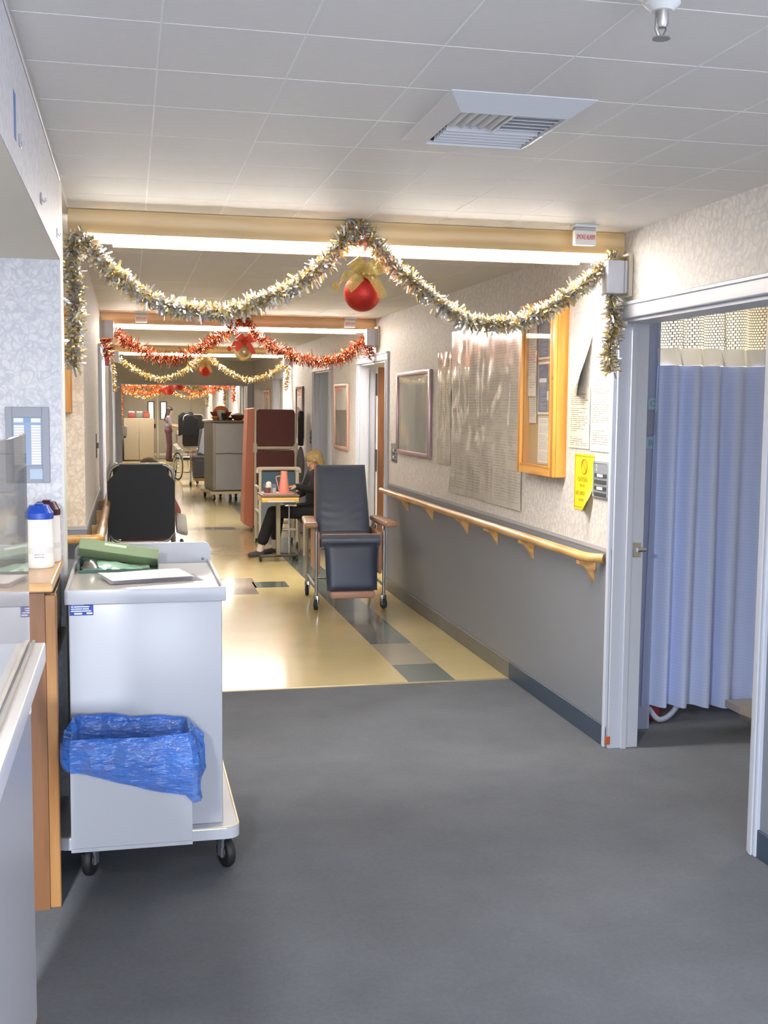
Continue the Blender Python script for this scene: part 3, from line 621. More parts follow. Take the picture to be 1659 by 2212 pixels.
# ------------------------------------------------------------------ right wall: cabinet, notices, signs, pictures
def cabinet():
    t = thing('notice_cabinet', 'honey oak glazed notice cabinet on the right wall', 'cabinet', (XR, 5.868, 1.27))
    y0, y1, h, d = -0.281, 0.281, 0.94, 0.058
    for a, b, c, e in ((y0, y0+0.02, 0, h), (y1-0.02, y1, 0, h)): part('side', G().box(-d, 0, a, b, c, e, 0.002, 1), OAK, t, smooth=False)
    part('bottom', G().box(-d, 0, y0+0.02, y1-0.02, 0, 0.02), OAKY, t, smooth=False); part('top', G().box(-d, 0, y0+0.02, y1-0.02, h-0.02, h), OAKY, t, smooth=False)
    part('cork_back', G().box(-0.012, -0.001, y0+0.02, y1-0.02, 0.02, h-0.02), M('cork_board', '#c3a66a', 0.85, var=(80, '#a98a50', 0.5)), t, smooth=False)
    d0 = -d-0.018; dm = part('door_frame', G().box(d0, -d-0.001, y0, y0+0.05, 0, h, 0.003, 1), OAK, t, smooth=False)
    part('stile', G().box(d0, -d-0.001, y1-0.05, y1, 0, h, 0.003, 1), OAK, dm, smooth=False)
    part('rail', G().box(d0, -d-0.001, y0+0.05, y1-0.05, 0, 0.055, 0.003, 1), OAKY, dm, smooth=False); part('rail', G().box(d0, -d-0.001, y0+0.05, y1-0.05, h-0.055, h, 0.003, 1), OAKY, dm, smooth=False)
    part('bead', G().box(d0-0.004, d0+0.002, y0+0.048, y0+0.058, 0.05, h-0.05), OAK, dm, smooth=False); part('bead', G().box(d0-0.004, d0+0.002, y1-0.058, y1-0.048, 0.05, h-0.05), OAK, dm, smooth=False)
    part('pane', G().box(-d-0.008, -d-0.005, y0+0.045, y1-0.045, 0.05, h-0.05), GLASS, dm, smooth=False)
    part('lock', G().cyl((d0-0.004, y0+0.022, 0.52), (d0+0.002, y0+0.022, 0.52), 0.008, 12), CHROME, dm)
cabinet()
def sheet(name, y0, y1, z0, z1, mat, label, cat='notice', off=0.003, curl=None, nu=8, nv=10, group=None, x=None, parent=None, rip=0.0, seed=0):
    """a sheet on the right wall; u runs from the far edge to the near edge as one reads it"""
    X = XR if x is None else x
    def fn(u, v):
        px = X-off
        if rip: px -= rip*(0.5+0.5*mnoise.noise(Vector((u*4.2+seed, v*7.5, seed))))+rip*0.5*abs(mnoise.noise(Vector((u*11, v*2.5, seed+4))))
        if curl: px -= curl(u, v)
        return Vector((px, y1+(y0-y1)*u, z0+(z1-z0)*v))
    g = G().grid(fn, nu, nv)
    if parent: return part(name, g, mat, parent)
    return solo(name, g, mat, label, cat, group)
NG = 'papers in the oak notice cabinet'
CX = XR-0.014
sheet('paper_notice', 5.995, 6.11, 1.55, 2.14, printed('memo_long', '#d6d0c4', '#78746c', 52, 1, 0.6, seed=1), 'long cream memo at the left inside the oak cabinet', x=CX, group=NG, rip=0.006)
sheet('paper_notice', 5.99, 6.115, 1.70, 2.12, printed('memo_over', '#dcd6cc', '#807a72', 30, 1, 0.6, seed=2), 'printed memo pinned over the long memo in the oak cabinet', x=CX-0.008, group=NG, rip=0.006)
POSTER = printed('blue_poster', '#5a6180', '#c9cbd6', 26, 1, 0.6, 0.12, 0.55, seed=3)
def poster(z0, z1, label, text):
    t = thing('poster', label, 'poster', (CX, 5.85, z0), 0, 'blue posters in the cabinet')
    h = z1-z0
    part('backing', G().box(-0.003, -0.001, -0.085, 0.135, 0, h), PAPER, t, smooth=False)
    g = G().grid(lambda u, v: Vector((-0.0045, 0.125-0.145*u, 0.012+(h-0.024)*v)), 2, 2); part('print_panel', g, POSTER, t)
    part('photo_strip', G().box(-0.0046, -0.003, -0.078, -0.022, 0.012, h-0.012), M('poster_orange', '#d79a3c', 0.5, var=(25, '#5a5348', 0.6)), t, smooth=False)
    if text:
        part('heading_print', G().grid(lambda u, v: Vector((-0.0052, 0.115-0.125*u, h-0.115+0.09*v)), 1, 1), printed('poster_heading', '#5a6180', '#e4e4e8', 3, 1, 0.95, 0.04, 0.95, seed=8, freq=16, lo=0.12, hi=0.88), t)
        part('heading_underline', G().box(-0.0052, -0.0046, 0.02, 0.105, h-0.132, h-0.122), M('poster_tan', '#a9895a', 0.5), t, smooth=False)
poster(1.90, 2.17, 'upper dark blue poster behind the cabinet glass', None)
poster(1.60, 1.885, 'lower blue poster with white heading behind the cabinet glass', True)
part_k = thing('key_bunch', 'small keys and tags hanging against the blue poster', 'keys', (CX-0.01, 5.80, 1.78))
part('key_ring', G().tube([(0, 0.012*math.cos(a), 0.012*math.sin(a)) for a in [k*PI/6 for k in range(12)]], 0.0012, 5, True), CHROME, part_k)
part('key', G().box(-0.002, 0.0, -0.008, 0.008, -0.06, -0.012, 0.001, 1), CHROME, part_k); part('key_tag', G().box(-0.005, -0.003, -0.012, 0.012, -0.105, -0.055, 0.001, 1), M('key_tag', '#d9d3bd', 0.5), part_k)
sheet('paper_notice', 5.78, 5.965, 1.335, 1.58, printed('certificate', '#e2ddd4', '#8d8378', 24, 1, 0.5, seed=6), 'framed white certificate low in the oak cabinet', x=CX, group=NG)
solo('certificate_border', G().box(CX-0.002, CX+0.0005, 5.77, 5.975, 1.325, 1.59), M('certificate_pink', '#d3b7a4', 0.6), 'pinkish border card behind the certificate in the cabinet', 'card', smooth=False)
LAMS = [('laminated_notice', 7.76, 8.12, 1.22, 2.03, 44, 1, 21, 'narrow far sheet of the laminated notices beside the picture'), ('laminated_notice', 7.02, 7.75, 1.035, 2.16, 60, 2, 22, 'middle large laminated notice sheet with curled lower corner'), ('laminated_notice', 6.26, 7.03, 1.03, 2.11, 64, 3, 23, 'near large laminated notice sheet beside the oak cabinet')]
for n_, a, b, c, d, ln, cl, sd, lb in LAMS:
    sheet(n_, a, b, c, d, printed('lam_%d' % sd, '#cbc5bb', '#8d8982', ln, cl, 0.6, 0.05, 0.5, 0.16, sd, 22, 0.8), lb, 'notice', 0.004, lambda u, v, s=sd: 0.03*max(0, 0.12-v)/0.12*max(0, 0.4-u) if s == 22 else 0, 26, 40, 'laminated notices on the right wall', rip=0.009, seed=sd)
sheet('paper_list', 5.275, 5.545, 1.432, 1.742, printed('list_a', '#cfcabd', '#6f6a5e', 30, 1, 0.7, amt=0.9, seed=31), 'far one of the two typed lists by the near door frame', off=0.003, group='typed lists by the door', rip=0.004)
sheet('paper_list', 5.025, 5.265, 1.425, 1.742, printed('list_b', '#d2cdc0', '#6f6a5e', 30, 1, 0.7, amt=0.9, seed=32), 'near one of the two typed lists by the near door frame', off=0.003, group='typed lists by the door', rip=0.004)
sheet('paper_sheet', 5.27, 5.55, 1.70, 2.0, printed('loose_sheet', '#e4e0d6', '#a7a298', 14, 1, 0.4, seed=33), 'loose white sheet curling off the wall above the typed lists', off=0.004, curl=lambda u, v: 0.10*(max(0, u-0.25)/0.75)**1.6*(1-v)**1.2, nu=14, nv=14)
# yellow oxygen sign
t = thing('oxygen_sign', 'bright yellow no smoking oxygen sign with a curled corner', 'sign', (XR, 5.335, 1.12))
YEL = M('yellow_card', '#f0d81c', 0.4, var=(5, '#e8ce10', 0.2), coat=0.3)
def ycurl(u, v): return 0.003+0.05*(max(0, u-0.45)/0.55)**1.5*max(0, 0.45-v)/0.45
part('card', G().grid(lambda u, v: Vector((-ycurl(u, v), 0.125-0.25*u+0.06*max(0, u-0.5)*max(0, 0.3-v)*4, 0.285*v)), 14, 14), YEL, t)
YINK = M('olive_ink', '#a8941a', 0.6)
ring = [(-0.0045, -0.005+0.036*math.cos(a), 0.222+0.036*math.sin(a)) for a in [k*PI/16 for k in range(32)]]
part('prohibition_ring', G().tube(ring, 0.0035, 5, True), M('orange_ink', '#e07818', 0.6), t); part('prohibition_bar', G().tube([(-0.0045, -0.005+0.025, 0.222+0.025), (-0.0045, -0.005-0.025, 0.222-0.025)], 0.003, 5), M('orange_ink', '#e07818'), t)
for s, z, sz in (('OXYGEN', 0.155, 0.034), ('IN USE', 0.125, 0.022), ('NO SMOKING', 0.085, 0.03)): lettering(s, sz, YINK, t, face_minus_x(-0.0045, 0.012, z), sx=0.9)
part('fine_print', G().grid(lambda u, v: Vector((-0.0045, 0.065-0.095*u, 0.043+0.018*v)), 1, 1), printed('yellow_fine_print', '#f0d81c', '#a8941a', 1, 1, 0.9, 0.03, 0.9, seed=9, freq=14, lo=0.15, hi=0.85), t)
part('border_line', G().box(-0.0045, -0.0035, -0.118, 0.118, 0.272, 0.276), YINK, t, smooth=False); part('border_line', G().box(-0.0045, -0.0035, 0.02, 0.118, 0.012, 0.016), YINK, t, smooth=False)
part('border_line', G().box(-0.0045, -0.0035, 0.112, 0.116, 0.016, 0.272), YINK, t, smooth=False)
# room number plate
def room_plate(y, z, s, label, num):
    t = thing('room_plate', label, 'sign', (XR, y, z), 0, 'room name plates beside the doors')
    pl = G().prism([(a, b) for a, b in rrect(0.19*s, 0.18*s, 0.012*s, 4)], 'x', -0.010, 0.0)
    part('plate', pl, M('plate_slate', '#7f8790', 0.45), t, smooth=False)
    part('rim', G().tube([(-0.011, a, b) for a, b in rrect(0.175*s, 0.168*s, 0.012*s, 4)], 0.0022, 5, True), M('plate_rim', '#b9bdc2', 0.3, 0.5), t)
    for k in range(4):
        zz = 0.022*s-0.031*s*k
        b = part('name_slot', G().box(-0.013, -0.010, -0.07*s, 0.07*s, zz-0.009*s, zz+0.009*s), M('slot_dark', '#3e3f42', 0.5), t, smooth=False)
        if k in (0, 2): part('name_card', G().box(-0.0145, -0.013, -0.03*s, 0.035*s, zz-0.007*s, zz+0.007*s), PAPER, b, smooth=False)
    if num: lettering(num, 0.045*s, WHITEM, t, face_minus_x(-0.0115, 0.048*s, 0.058*s))
room_plate(5.112, 1.288, 1.0, 'slate plate numbered 2 with name slots beside the yellow sign', '2')
room_plate(9.52, 1.24, 0.95, 'small grey name plate beside the mauve framed picture', None)
room_plate(14.12, 1.24, 0.9, 'small dark name plate by the third door on the right', None)
def picture(y0, y1, z0, z1, label, fm, seed):
    t = thing('framed_picture', label, 'picture', (XR, (y0+y1)/2, z0), 0, 'framed pictures on the right wall')
    w = (y1-y0)/2; h = z1-z0; f = 0.035
    for a, b, c, d in ((-w, -w+f, 0, h), (w-f, w, 0, h), (-w+f, w-f, 0, f), (-w+f, w-f, h-f, h)): part('frame_bar', G().box(-0.028, 0, a, b, c, d, 0.005, 2), fm, t)
    m, tt, b = newmat('picture_art_%d' % seed); tc = nd(tt, 'ShaderNodeTexCoord'); n = texnoise(tt, objco(tt, 1, 3, 2.5), 1.4, 3); r = nd(tt, 'ShaderNodeValToRGB')
    e = r.color_ramp.elements; e[0].position = 0.3; e[0].color = lin('#a39d8e'); e[1].position = 0.7; e[1].color = lin('#c5bb9e'); x = e.new(0.5); x.color = lin('#9fa3a2')
    tt.links.new(n, r.inputs[0]); tt.links.new(r.outputs[0], b.inputs['Base Color']); b.inputs['Roughness'].default_value = 0.5
    part('art_print', G().box(-0.012, -0.008, -w+f, w-f, f, h-f), m, t, smooth=False)
    part('pane', G().box(-0.019, -0.016, -w+f, w-f, f, h-f), GLASS, t, smooth=False)
MAUVE = M('mauve_frame', '#b39aa0', 0.3, 0.4); ROSE = M('rose_frame', '#c79f8f', 0.35, 0.3)
picture(8.30, 9.38, 1.24, 1.92, 'mauve framed picture with glass beside the laminated notices', MAUVE, 1)
picture(11.6, 12.38, 1.17, 1.87, 'pink framed picture between the second and third doors', ROSE, 2)
picture(14.75, 15.35, 1.2, 1.89, 'narrow dark framed picture behind the maroon recliner', M('dark_frame', '#7d6a6c', 0.3, 0.4), 3)
picture(18.4, 19.1, 1.2, 1.89, 'distant framed picture above the steel trolley', ROSE, 4)
# left wall: framed board in the alcove, fire pull, small hooks on the soffit, name board on the station wall
t = thing('framed_board', 'wooden framed board at the alcove behind the station wall', 'board', (-0.62, 6.39, 1.585))
for a, b, c, d in ((-0.32, -0.27, 0, 0.55), (0.27, 0.32, 0, 0.55), (-0.27, 0.27, 0, 0.05), (-0.27, 0.27, 0.5, 0.55)): part('frame_bar', G().box(a, b, -0.05, 0, c, d, 0.004, 1), OAK, t)
part('cork', G().box(-0.27, 0.27, -0.012, 0, 0.05, 0.5), M('cork_board', '#c3a66a'), t, smooth=False)
t = thing('fire_pull', 'small red fire alarm box high on the left wall', 'alarm', (XL, 12.1, 2.09)); part('box', G().box(0, 0.05, -0.05, 0.05, -0.06, 0.06, 0.006, 1), M('alarm_red', '#a3202c', 0.4), t); part('lever', G().box(0.05, 0.06, -0.03, 0.03, -0.02, 0.0, 0.003, 1), WHITEM, t)
t = thing('light_switch', 'dark narrow switch plate on the left wall before the first door', 'switch', (XL, 8.6, 1.33)); part('plate', G().box(0, 0.006, -0.06, 0.06, -0.09, 0.09, 0.002, 1), M('dark_bronze', '#55504a', 0.4, 0.5), t); part('toggle', G().box(0.006, 0.018, -0.008, 0.008, -0.02, 0.02, 0.002, 1), M('dark_bronze', '#55504a'), t)
HOOKM = M('clear_plastic', '#c9c9cc', 0.15, 0.0, alpha=0.6)
for y, z, l in ((2.13, 2.275, 'clear adhesive hook nearest the camera on the soffit'), (2.71, 2.22, 'clear adhesive hook by the blue tape on the soffit'), (3.33, 2.2, 'clear adhesive hook farther along the soffit edge'), (4.05, 2.21, 'farthest clear adhesive hook near the soffit corner')):
    t = thing('adhesive_hook', l, 'hook', (-0.2325, y, z), 0, 'clear hooks on the soffit'); part('pad', G().box(0, 0.004, -0.012, 0.012, -0.016, 0.016, 0.0015, 1), HOOKM, t); part('hook_arm', G().tube([(0.003, 0, 0), (0.010, 0, -0.010), (0.014, 0, -0.005), (0.013, 0, 0.002)], 0.0028, 6), HOOKM, t)
BLT = M('blue_tape', '#3a62a8', 0.6)
solo('tape_strip', G().box(-0.2326, -0.2318, 2.59, 2.635, 2.2, 2.30), BLT, 'strip of blue tape stuck on the soffit face', 'tape', smooth=False)
solo('tape_scrap', G().box(-0.2326, -0.2318, 3.80, 3.87, 2.165, 2.195), BLT, 'scrap of blue tape near the soffit corner', 'tape', smooth=False)
t = thing('name_board', 'grey framed board with rows of white name strips on the station wall', 'notice board', (-0.356, 4.25, 1.35))
BG = M('board_grey', '#8b8f9a', 0.45); BB = M('board_blue', '#8fa3bf', 0.5)
for a, b, c, d in ((-0.075, -0.052, 0, 0.272), (0.05, 0.075, 0, 0.272), (-0.052, 0.05, 0.235, 0.272), (-0.052, 0.05, 0, 0.062)): part('frame_bar', G().box(a, b, -0.012, 0, c, d, 0.001, 1), BG, t, smooth=False)
part('back_panel', G().box(-0.052, 0.05, -0.005, 0, 0.062, 0.235), BB, t, smooth=False)
for k in range(15):
    for a, b in ((-0.047, -0.012), (0.012, 0.045)): part('name_strip', G().box(a, b, -0.0075, -0.005, 0.066+0.0095*k, 0.0742+0.0095*k), PAPER, t, smooth=False)
for a, b in ((-0.047, -0.014), (0.012, 0.045)): part('header_strip', G().box(a, b, -0.0075, -0.005, 0.217, 0.232), PAPER, t, smooth=False)
part('header_badge', G().box(-0.013, 0.011, -0.0075, -0.005, 0.217, 0.234), M('badge_blue', '#6b93b8', 0.4), t, smooth=False)
part('blue_card', G().box(0.006, 0.05, -0.0145, -0.012, 0.014, 0.05), M('pale_blue_card', '#a9bdd3', 0.5), t, smooth=False)
# ------------------------------------------------------------------ privacy curtain in the near room
def curtain():
    t = thing('privacy_curtain', 'long blue hospital privacy curtain with white mesh top', 'curtain', (2.565, 5.2, 0.12))
    L = 1.6; Y0 = 0.0
    rnd = random.Random(4); xs = [0]; ph = []
    def wob(u, v):
        s = u*L; q = math.sin(s*2*PI/0.125+1.3*math.sin(s*5.1)+0.4*v); a = 0.040*math.copysign(abs(q)**0.75, q)+0.02*math.sin(s*2*PI/0.43+2)
        return a*(0.75+0.35*(1-v))
    def fn(z0, z1): return lambda u, v: Vector((u*L*0.98+0.012*math.sin(u*40)*(1-v)-(0.035*(1-v)*(1-u) if z0 < 0.2 else 0.0), Y0+wob(u, v)-0.02*(1-v)*math.sin(u*7), z0+(z1-z0)*v+0.012*math.sin(u*17)*(1-v)*(1 if z0 < 0.2 else 0)))
    m, tt, b = newmat('curtain_cloth'); v = objco(tt, 1, 1, 1); sp = nd(tt, 'ShaderNodeSeparateXYZ'); tt.links.new(v, sp.inputs[0])
    wz = ma(tt, 'FRACT', ma(tt, 'MULTIPLY', sp.outputs[2], 60.0)); st = ma(tt, 'GREATER_THAN', wz, 0.7)
    tt.links.new(mixc(tt, ma(tt, 'MULTIPLY', st, 0.25), lin('#c0cff6'), lin('#a4b6e4')), b.inputs['Base Color']); b.inputs['Roughness'].default_value = 0.6; b.inputs['Sheen Weight'].default_value = 0.3
    part('cloth', G().grid(fn(0.0, 1.73), 220, 24), m, t)
    mm, tt, b = newmat('curtain_mesh'); tc = objco(tt, 1, 1, 1); sp = nd(tt, 'ShaderNodeSeparateXYZ'); tt.links.new(tc, sp.inputs[0])
    uu = ma(tt, 'MULTIPLY', sp.outputs[0], 105.0); row = ma(tt, 'FLOOR', ma(tt, 'MULTIPLY', sp.outputs[2], 75.0)); vv = ma(tt, 'FRACT', ma(tt, 'MULTIPLY', sp.outputs[2], 75.0))
    fu = ma(tt, 'FRACT', ma(tt, 'ADD', uu, ma(tt, 'MULTIPLY', row, 0.5))); hole = ma(tt, 'MULTIPLY', ma(tt, 'MULTIPLY', ma(tt, 'GREATER_THAN', fu, 0.28), ma(tt, 'GREATER_THAN', vv, 0.3)), 1.0)
    b.inputs['Base Color'].default_value = lin('#a9a59c'); b.inputs['Roughness'].default_value = 0.7; tt.links.new(ma(tt, 'SUBTRACT', 1.0, hole), b.inputs['Alpha'])
    part('mesh_top', G().grid(fn(1.815, 2.30), 220, 8), mm, t, 'see-through mesh top')
    m2 = M('curtain_band', '#b9bcc6', 0.6, alpha=0.82)
    part('band', G().grid(fn(1.73, 1.815), 220, 2), m2, t)
    part('track', G().box(-0.02, L, -0.01, 0.01, 2.30, 2.318), GREYM, t, smooth=False)
curtain()
PLB = M('aqua_plate', '#9db9cf', 0.4)
for z, s, l in ((1.66, 'C', 'upper pale blue plate lettered C at the curtain edge'), (1.465, 'B', 'lower pale blue plate lettered B at the curtain edge')):
    t = thing('bed_letter_plate', l, 'sign', (2.549-0.03*(1.66-z), 5.24, z), 0, 'bed letter plates'); part('plate', G().box(-0.025, 0.025, -0.006, 0, -0.03, 0.03, 0.002, 1), PLB, t)
    lettering(s, 0.045, M('plate_ink', '#6d90ad', 0.5), t, face_minus_y(0, -0.007, 0))
t = thing('switch_plate', 'grey wall switch plate between the two letter plates', 'switch', (2.548, 5.24, 1.562)); part('plate', G().box(-0.028, 0.028, -0.004, 0, -0.06, 0.06, 0.002, 1), M('steel_blue_plate', '#8b94ab', 0.4), t); part('screw', G().ball((-0.012, -0.005, 0), 0.004, 8), CHROME, t)
# things under the curtain
t = thing('hospital_bed', 'beige hospital bed foot end showing under the curtain', 'bed', (3.20, 5.13, 0)); 
part('end_bracket', G().prism([(-0.24, 0.155), (0.4, 0.155), (0.4, 0.02), (-0.10, 0.015), (-0.14, 0.04), (-0.165, 0.09), (-0.24, 0.12)], 'y', -0.12, 0.02), M('bed_beige', '#b3aca4', 0.5), t)
part('shading_mattress_deck', G().box(-0.65, 1.2, 0.2, 2.1, 0.3, 0.5, 0.03, 2), M('bed_beige', '#b3aca4'), t); part('bed_leg', G().box(0.3, 0.36, -0.06, 0.0, 0.05, 0.3), GREYM, t); part('caster', G().cyl((0.31, -0.03, 0.05), (0.35, -0.03, 0.05), 0.05, 14), BLACKR, t)  # unseen deck widened to shade the floor under the curtain
t = thing('tote_bag', 'dark red bag with a white looped strap on the floor beneath the curtain', 'bag', (2.68, 5.40, 0)); part('body', G().box(-0.085, 0.03, -0.06, 0.08, 0, 0.26, 0.03, 3), M('bag_red', '#7d2f3a', 0.6), t)
part('strap', G().tube(smoothpath([(-0.05, -0.06, 0.08), (-0.0, -0.08, 0.02), (0.08, -0.07, 0.05), (0.16, -0.05, 0.16), (0.1, -0.03, 0.2)], 0.02), 0.014, 8), M('strap_white', '#b5b9c6', 0.6), t)
# ------------------------------------------------------------------ left foreground: half wall, plexiglass, counter
t = thing('half_wall', 'white station half wall with a ledge in the lower left corner', 'partition', (-0.245, 2.85, 0))
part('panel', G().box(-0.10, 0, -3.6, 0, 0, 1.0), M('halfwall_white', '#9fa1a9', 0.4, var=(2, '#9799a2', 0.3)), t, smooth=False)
part('toe_strip', G().box(0, 0.006, -3.6, 0, 0, 0.09), DARKW, t, smooth=False)
lg = part('ledge', G().box(-0.16, 0.038, -3.6, 0.005, 1.0, 1.05, 0.004, 2), M('ledge_white', '#d5d3d4', 0.3), t)
part('track_rib', G().box(-0.012, -0.004, -3.6, 0.0, 1.05, 1.058), GREYM, lg, smooth=False); part('track_rib', G().box(0.007, 0.014, -3.6, 0.0, 1.05, 1.058), GREYM, lg, smooth=False)
part('end_chip', G().box(0.02, 0.036, -0.42, -0.40, 0.985, 1.0), WHITEM, lg, smooth=False)
solo('plexiglass_screen', G().box(-0.2475, -0.2415, -0.6, 2.83, 1.051, 1.563, 0.0015, 1), PLEXI, 'clear plexiglass screen standing on the white ledge', 'screen', smooth=False)
t = thing('station_counter', 'oak ended wooden counter beside the supply cart', 'counter', (-0.24, 3.66, 0))
part('end_panel', G().box(-0.55, -0.028, 0.02, 0.05, 0, 1.045), SHADEW, t, smooth=False); part('corner_post', G().box(-0.03, 0.006, 0.03, 0.075, 0, 1.03, 0.003, 1), wood('corner_post_oak', '#a87a4a', '#84592f', 'z', 1.0), t, smooth=False)  # end panel has shade painted in; corner post keeps the lit oak tone
part('base_wall', G().box(-0.12, -0.045, 0.075, 0.585, 0, 0.85), M('counter_blue', '#4a5d86', 0.5), t, smooth=False)
fp = part('fascia', G().box(-0.05, -0.012, 0.05, 0.585, 0.82, 1.045), DARKW, t, smooth=False); part('fascia_panel', G().box(-0.012, -0.006, 0.1, 0.54, 0.87, 1.01, 0.003, 1), wood('walnut_panel', '#4c3a2d', '#33261c', 'y'), fp, smooth=False)
part('fascia_shelf', G().box(-0.06, 0.004, 0.05, 0.585, 0.80, 0.822, 0.003, 1), DARKW, fp, smooth=False)
part('worktop', G().box(-0.7, 0.0, -0.01, 0.585, 1.045, 1.075, 0.006, 2), wood('worktop_oak', '#cda36c', '#b78a50', 'y', 0.8), t, smooth=False)
def canister(x, y, lidm, label, s=1.0):
    t = thing('wipes_canister', label, 'canister', (x, y, 1.0755), 0, 'wipes canisters on the counter')
    b = part('body', G().lathe([(0.0, 0), (0.044*s, 0), (0.0475*s, 0.006), (0.0475*s, 0.02), (0.0445*s, 0.165*s), (0.042*s, 0.172*s), (0.0, 0.172*s)], n=36), M('canister_white', '#e9e5df', 0.3), t)
    part('label_print', G().lathe([(0.0478*s, 0.05), (0.0482*s, 0.05), (0.0478*s, 0.07), (0.0474*s, 0.07)], n=36), M('canister_label', '#d9d6d2', 0.4), b)
    part('fine_print', G().grid(lambda u, v: Vector((0.0486*s*math.sin((u-0.45)*0.75), -0.0486*s*math.cos((u-0.45)*0.75), 0.034+0.018*v)), 8, 1), printed('canister_print', '#e6e2dc', '#6f6e74', 2, 1, 0.9, 0.03, 0.8, 0.3, 12, 18), b)
    l = part('lid', G().lathe([(0.044*s, 0.166*s), (0.0475*s, 0.167*s), (0.0475*s, 0.188*s), (0.045*s, 0.191*s), (0.036*s, 0.206*s), (0.033*s, 0.213*s), (0.0, 0.214*s)], n=36), lidm, t)
    part('lid_tab', G().box(-0.014, 0.014, -0.02, 0.024, 0.213*s, 0.219*s, 0.003, 2), lidm, l)
canister(-0.305, 4.02, M('lid_blue', '#1f49ae', 0.3), 'white wipes canister with a bright blue lid')
canister(-0.29, 4.16, M('lid_plum', '#3d1c2c', 0.3), 'white wipes canister with a dark plum lid')
# ------------------------------------------------------------------ supply cart
def caster(parent, x, y, r, top, rz=0.0, hood=GREYM, w=0.03):
    m = Matrix.Translation((x, y, 0)) @ Matrix.Rotation(rz, 4, 'Z')
    c = part('caster', G().box(-w*0.8, w*0.8, -r*0.3, r*0.75, r*1.3, top, 0.006, 2, ).xf(m), hood, parent)
    wh = part('wheel', G().lathe([(r*0.35, -w*0.5), (r*0.9, -w*0.5), (r, -w*0.25), (r, w*0.25), (r*0.9, w*0.5), (r*0.35, w*0.5)], (0, 0, r), 20, 'x').xf(m), BLACKR, c)
    part('hub', G().lathe([(0, -w*0.55), (r*0.4, -w*0.55), (r*0.4, w*0.55), (0, w*0.55)], (0, 0, r), 14, 'x').xf(m), GREYM, c)
    for s in (-1, 1): part('fork_side', G().box(*sorted((s*w*0.62, s*w*0.85)), -r*0.28, r*0.28, r*0.75, r*1.4).xf(m), hood, c)
    return c
def supply_cart():
    t = thing('supply_cart', 'white enamel supply cart with tray top and casters', 'cart', (0.05, 4.24, 0))
    part('cabinet', G().box(-0.256, 0.254, -0.375, 0.37, 0.18, 0.975, 0.006, 2), CART, t)
    tr = part('tray', G().box(-0.262, 0.260, -0.384, 0.372, 0.976, 0.998), TRAYM, t)
    part('lip', G().box(-0.268, 0.266, -0.392, -0.378, 0.968, 1.018, 0.004, 2), CART, tr); part('lip', G().box(-0.268, -0.256, -0.379, 0.385, 0.99, 1.016, 0.004, 2), CART, tr); part('lip', G().box(0.254, 0.266, -0.379, 0.385, 0.99, 1.010, 0.004, 2), CART, tr)
    bl = G().prism([(a, b+1.03) for a, b in rrect(0.534, 0.10, 0.03, 5)], 'y', 0.373, 0.387); part('back_lip', bl, CART, tr)
    part('bolt', G().ball((0.235, 0.37, 1.012), 0.006, 8), CHROME, tr)
    bp = part('bumper', G().prism(rrect(0.62, 0.84, 0.045, 5), 'z', 0.138, 0.18), M('bumper_grey', '#bfc1c8', 0.4), t)
    part('bumper_edge', G().tube([(a, b, 0.176) for a, b in rrect(0.61, 0.83, 0.045, 5)], 0.006, 6, True), M('bumper_edge', '#d9cfae', 0.35, 0.3), bp)
    for x, y, a in ((0.268, -0.32, 0.35), (-0.2, -0.30, -0.3), (0.27, 0.34, 0.2), (-0.22, 0.34, 0)): caster(t, x, y, 0.055, 0.139, a, M('caster_hood', '#6d7076', 0.4), 0.03)
    n = part('maker_label', G().box(-0.252, -0.175, -0.3772, -0.3752, 0.930, 0.9715), M('label_blue', '#1d3a92', 0.35), t, 'small blue printed maker label', smooth=False)
    part('fine_print', G().grid(lambda u, v: Vector((-0.249+0.071*u, -0.3776, 0.941+0.029*v)), 1, 1), printed('label_print', '#1d3a92', '#d9e2f6', 4, 1, 0.95, 0.03, 0.9, 0.35, 4, 30, lo=0.25, hi=0.8), n)
    part('serial_strip', G().box(-0.237, -0.211, -0.3778, -0.3772, 0.9335, 0.939), WHITEM, n, smooth=False); part('serial_strip', G().box(-0.197, -0.178, -0.3778, -0.3772, 0.934, 0.9395), WHITEM, n, smooth=False)
supply_cart()
def waste_bin():
    t = thing('waste_bin', 'white metal waste bin hung on the cart front', 'bin', (-0.005, 3.725, 0.215))
    x0, x1, y0, y1, h, th = -0.19, 0.19, -0.125, 0.118, 0.35, 0.004
    part('front', G().box(x0, x1, y0, y0+th, 0.012, h, 0.0015, 1), CART, t, smooth=False); part('back', G().box(x0, x1, y1-th, y1, 0, h), CART, t, smooth=False)
    part('side', G().box(x0, x0+th, y0+th, y1-th, 0, h), CART, t, smooth=False); part('side', G().box(x1-th, x1, y0+th, y1-th, 0, h), CART, t, smooth=False); part('floor_panel', G().box(x0, x1, y0, y1, 0, 0.012), CART, t, smooth=False)
waste_bin()
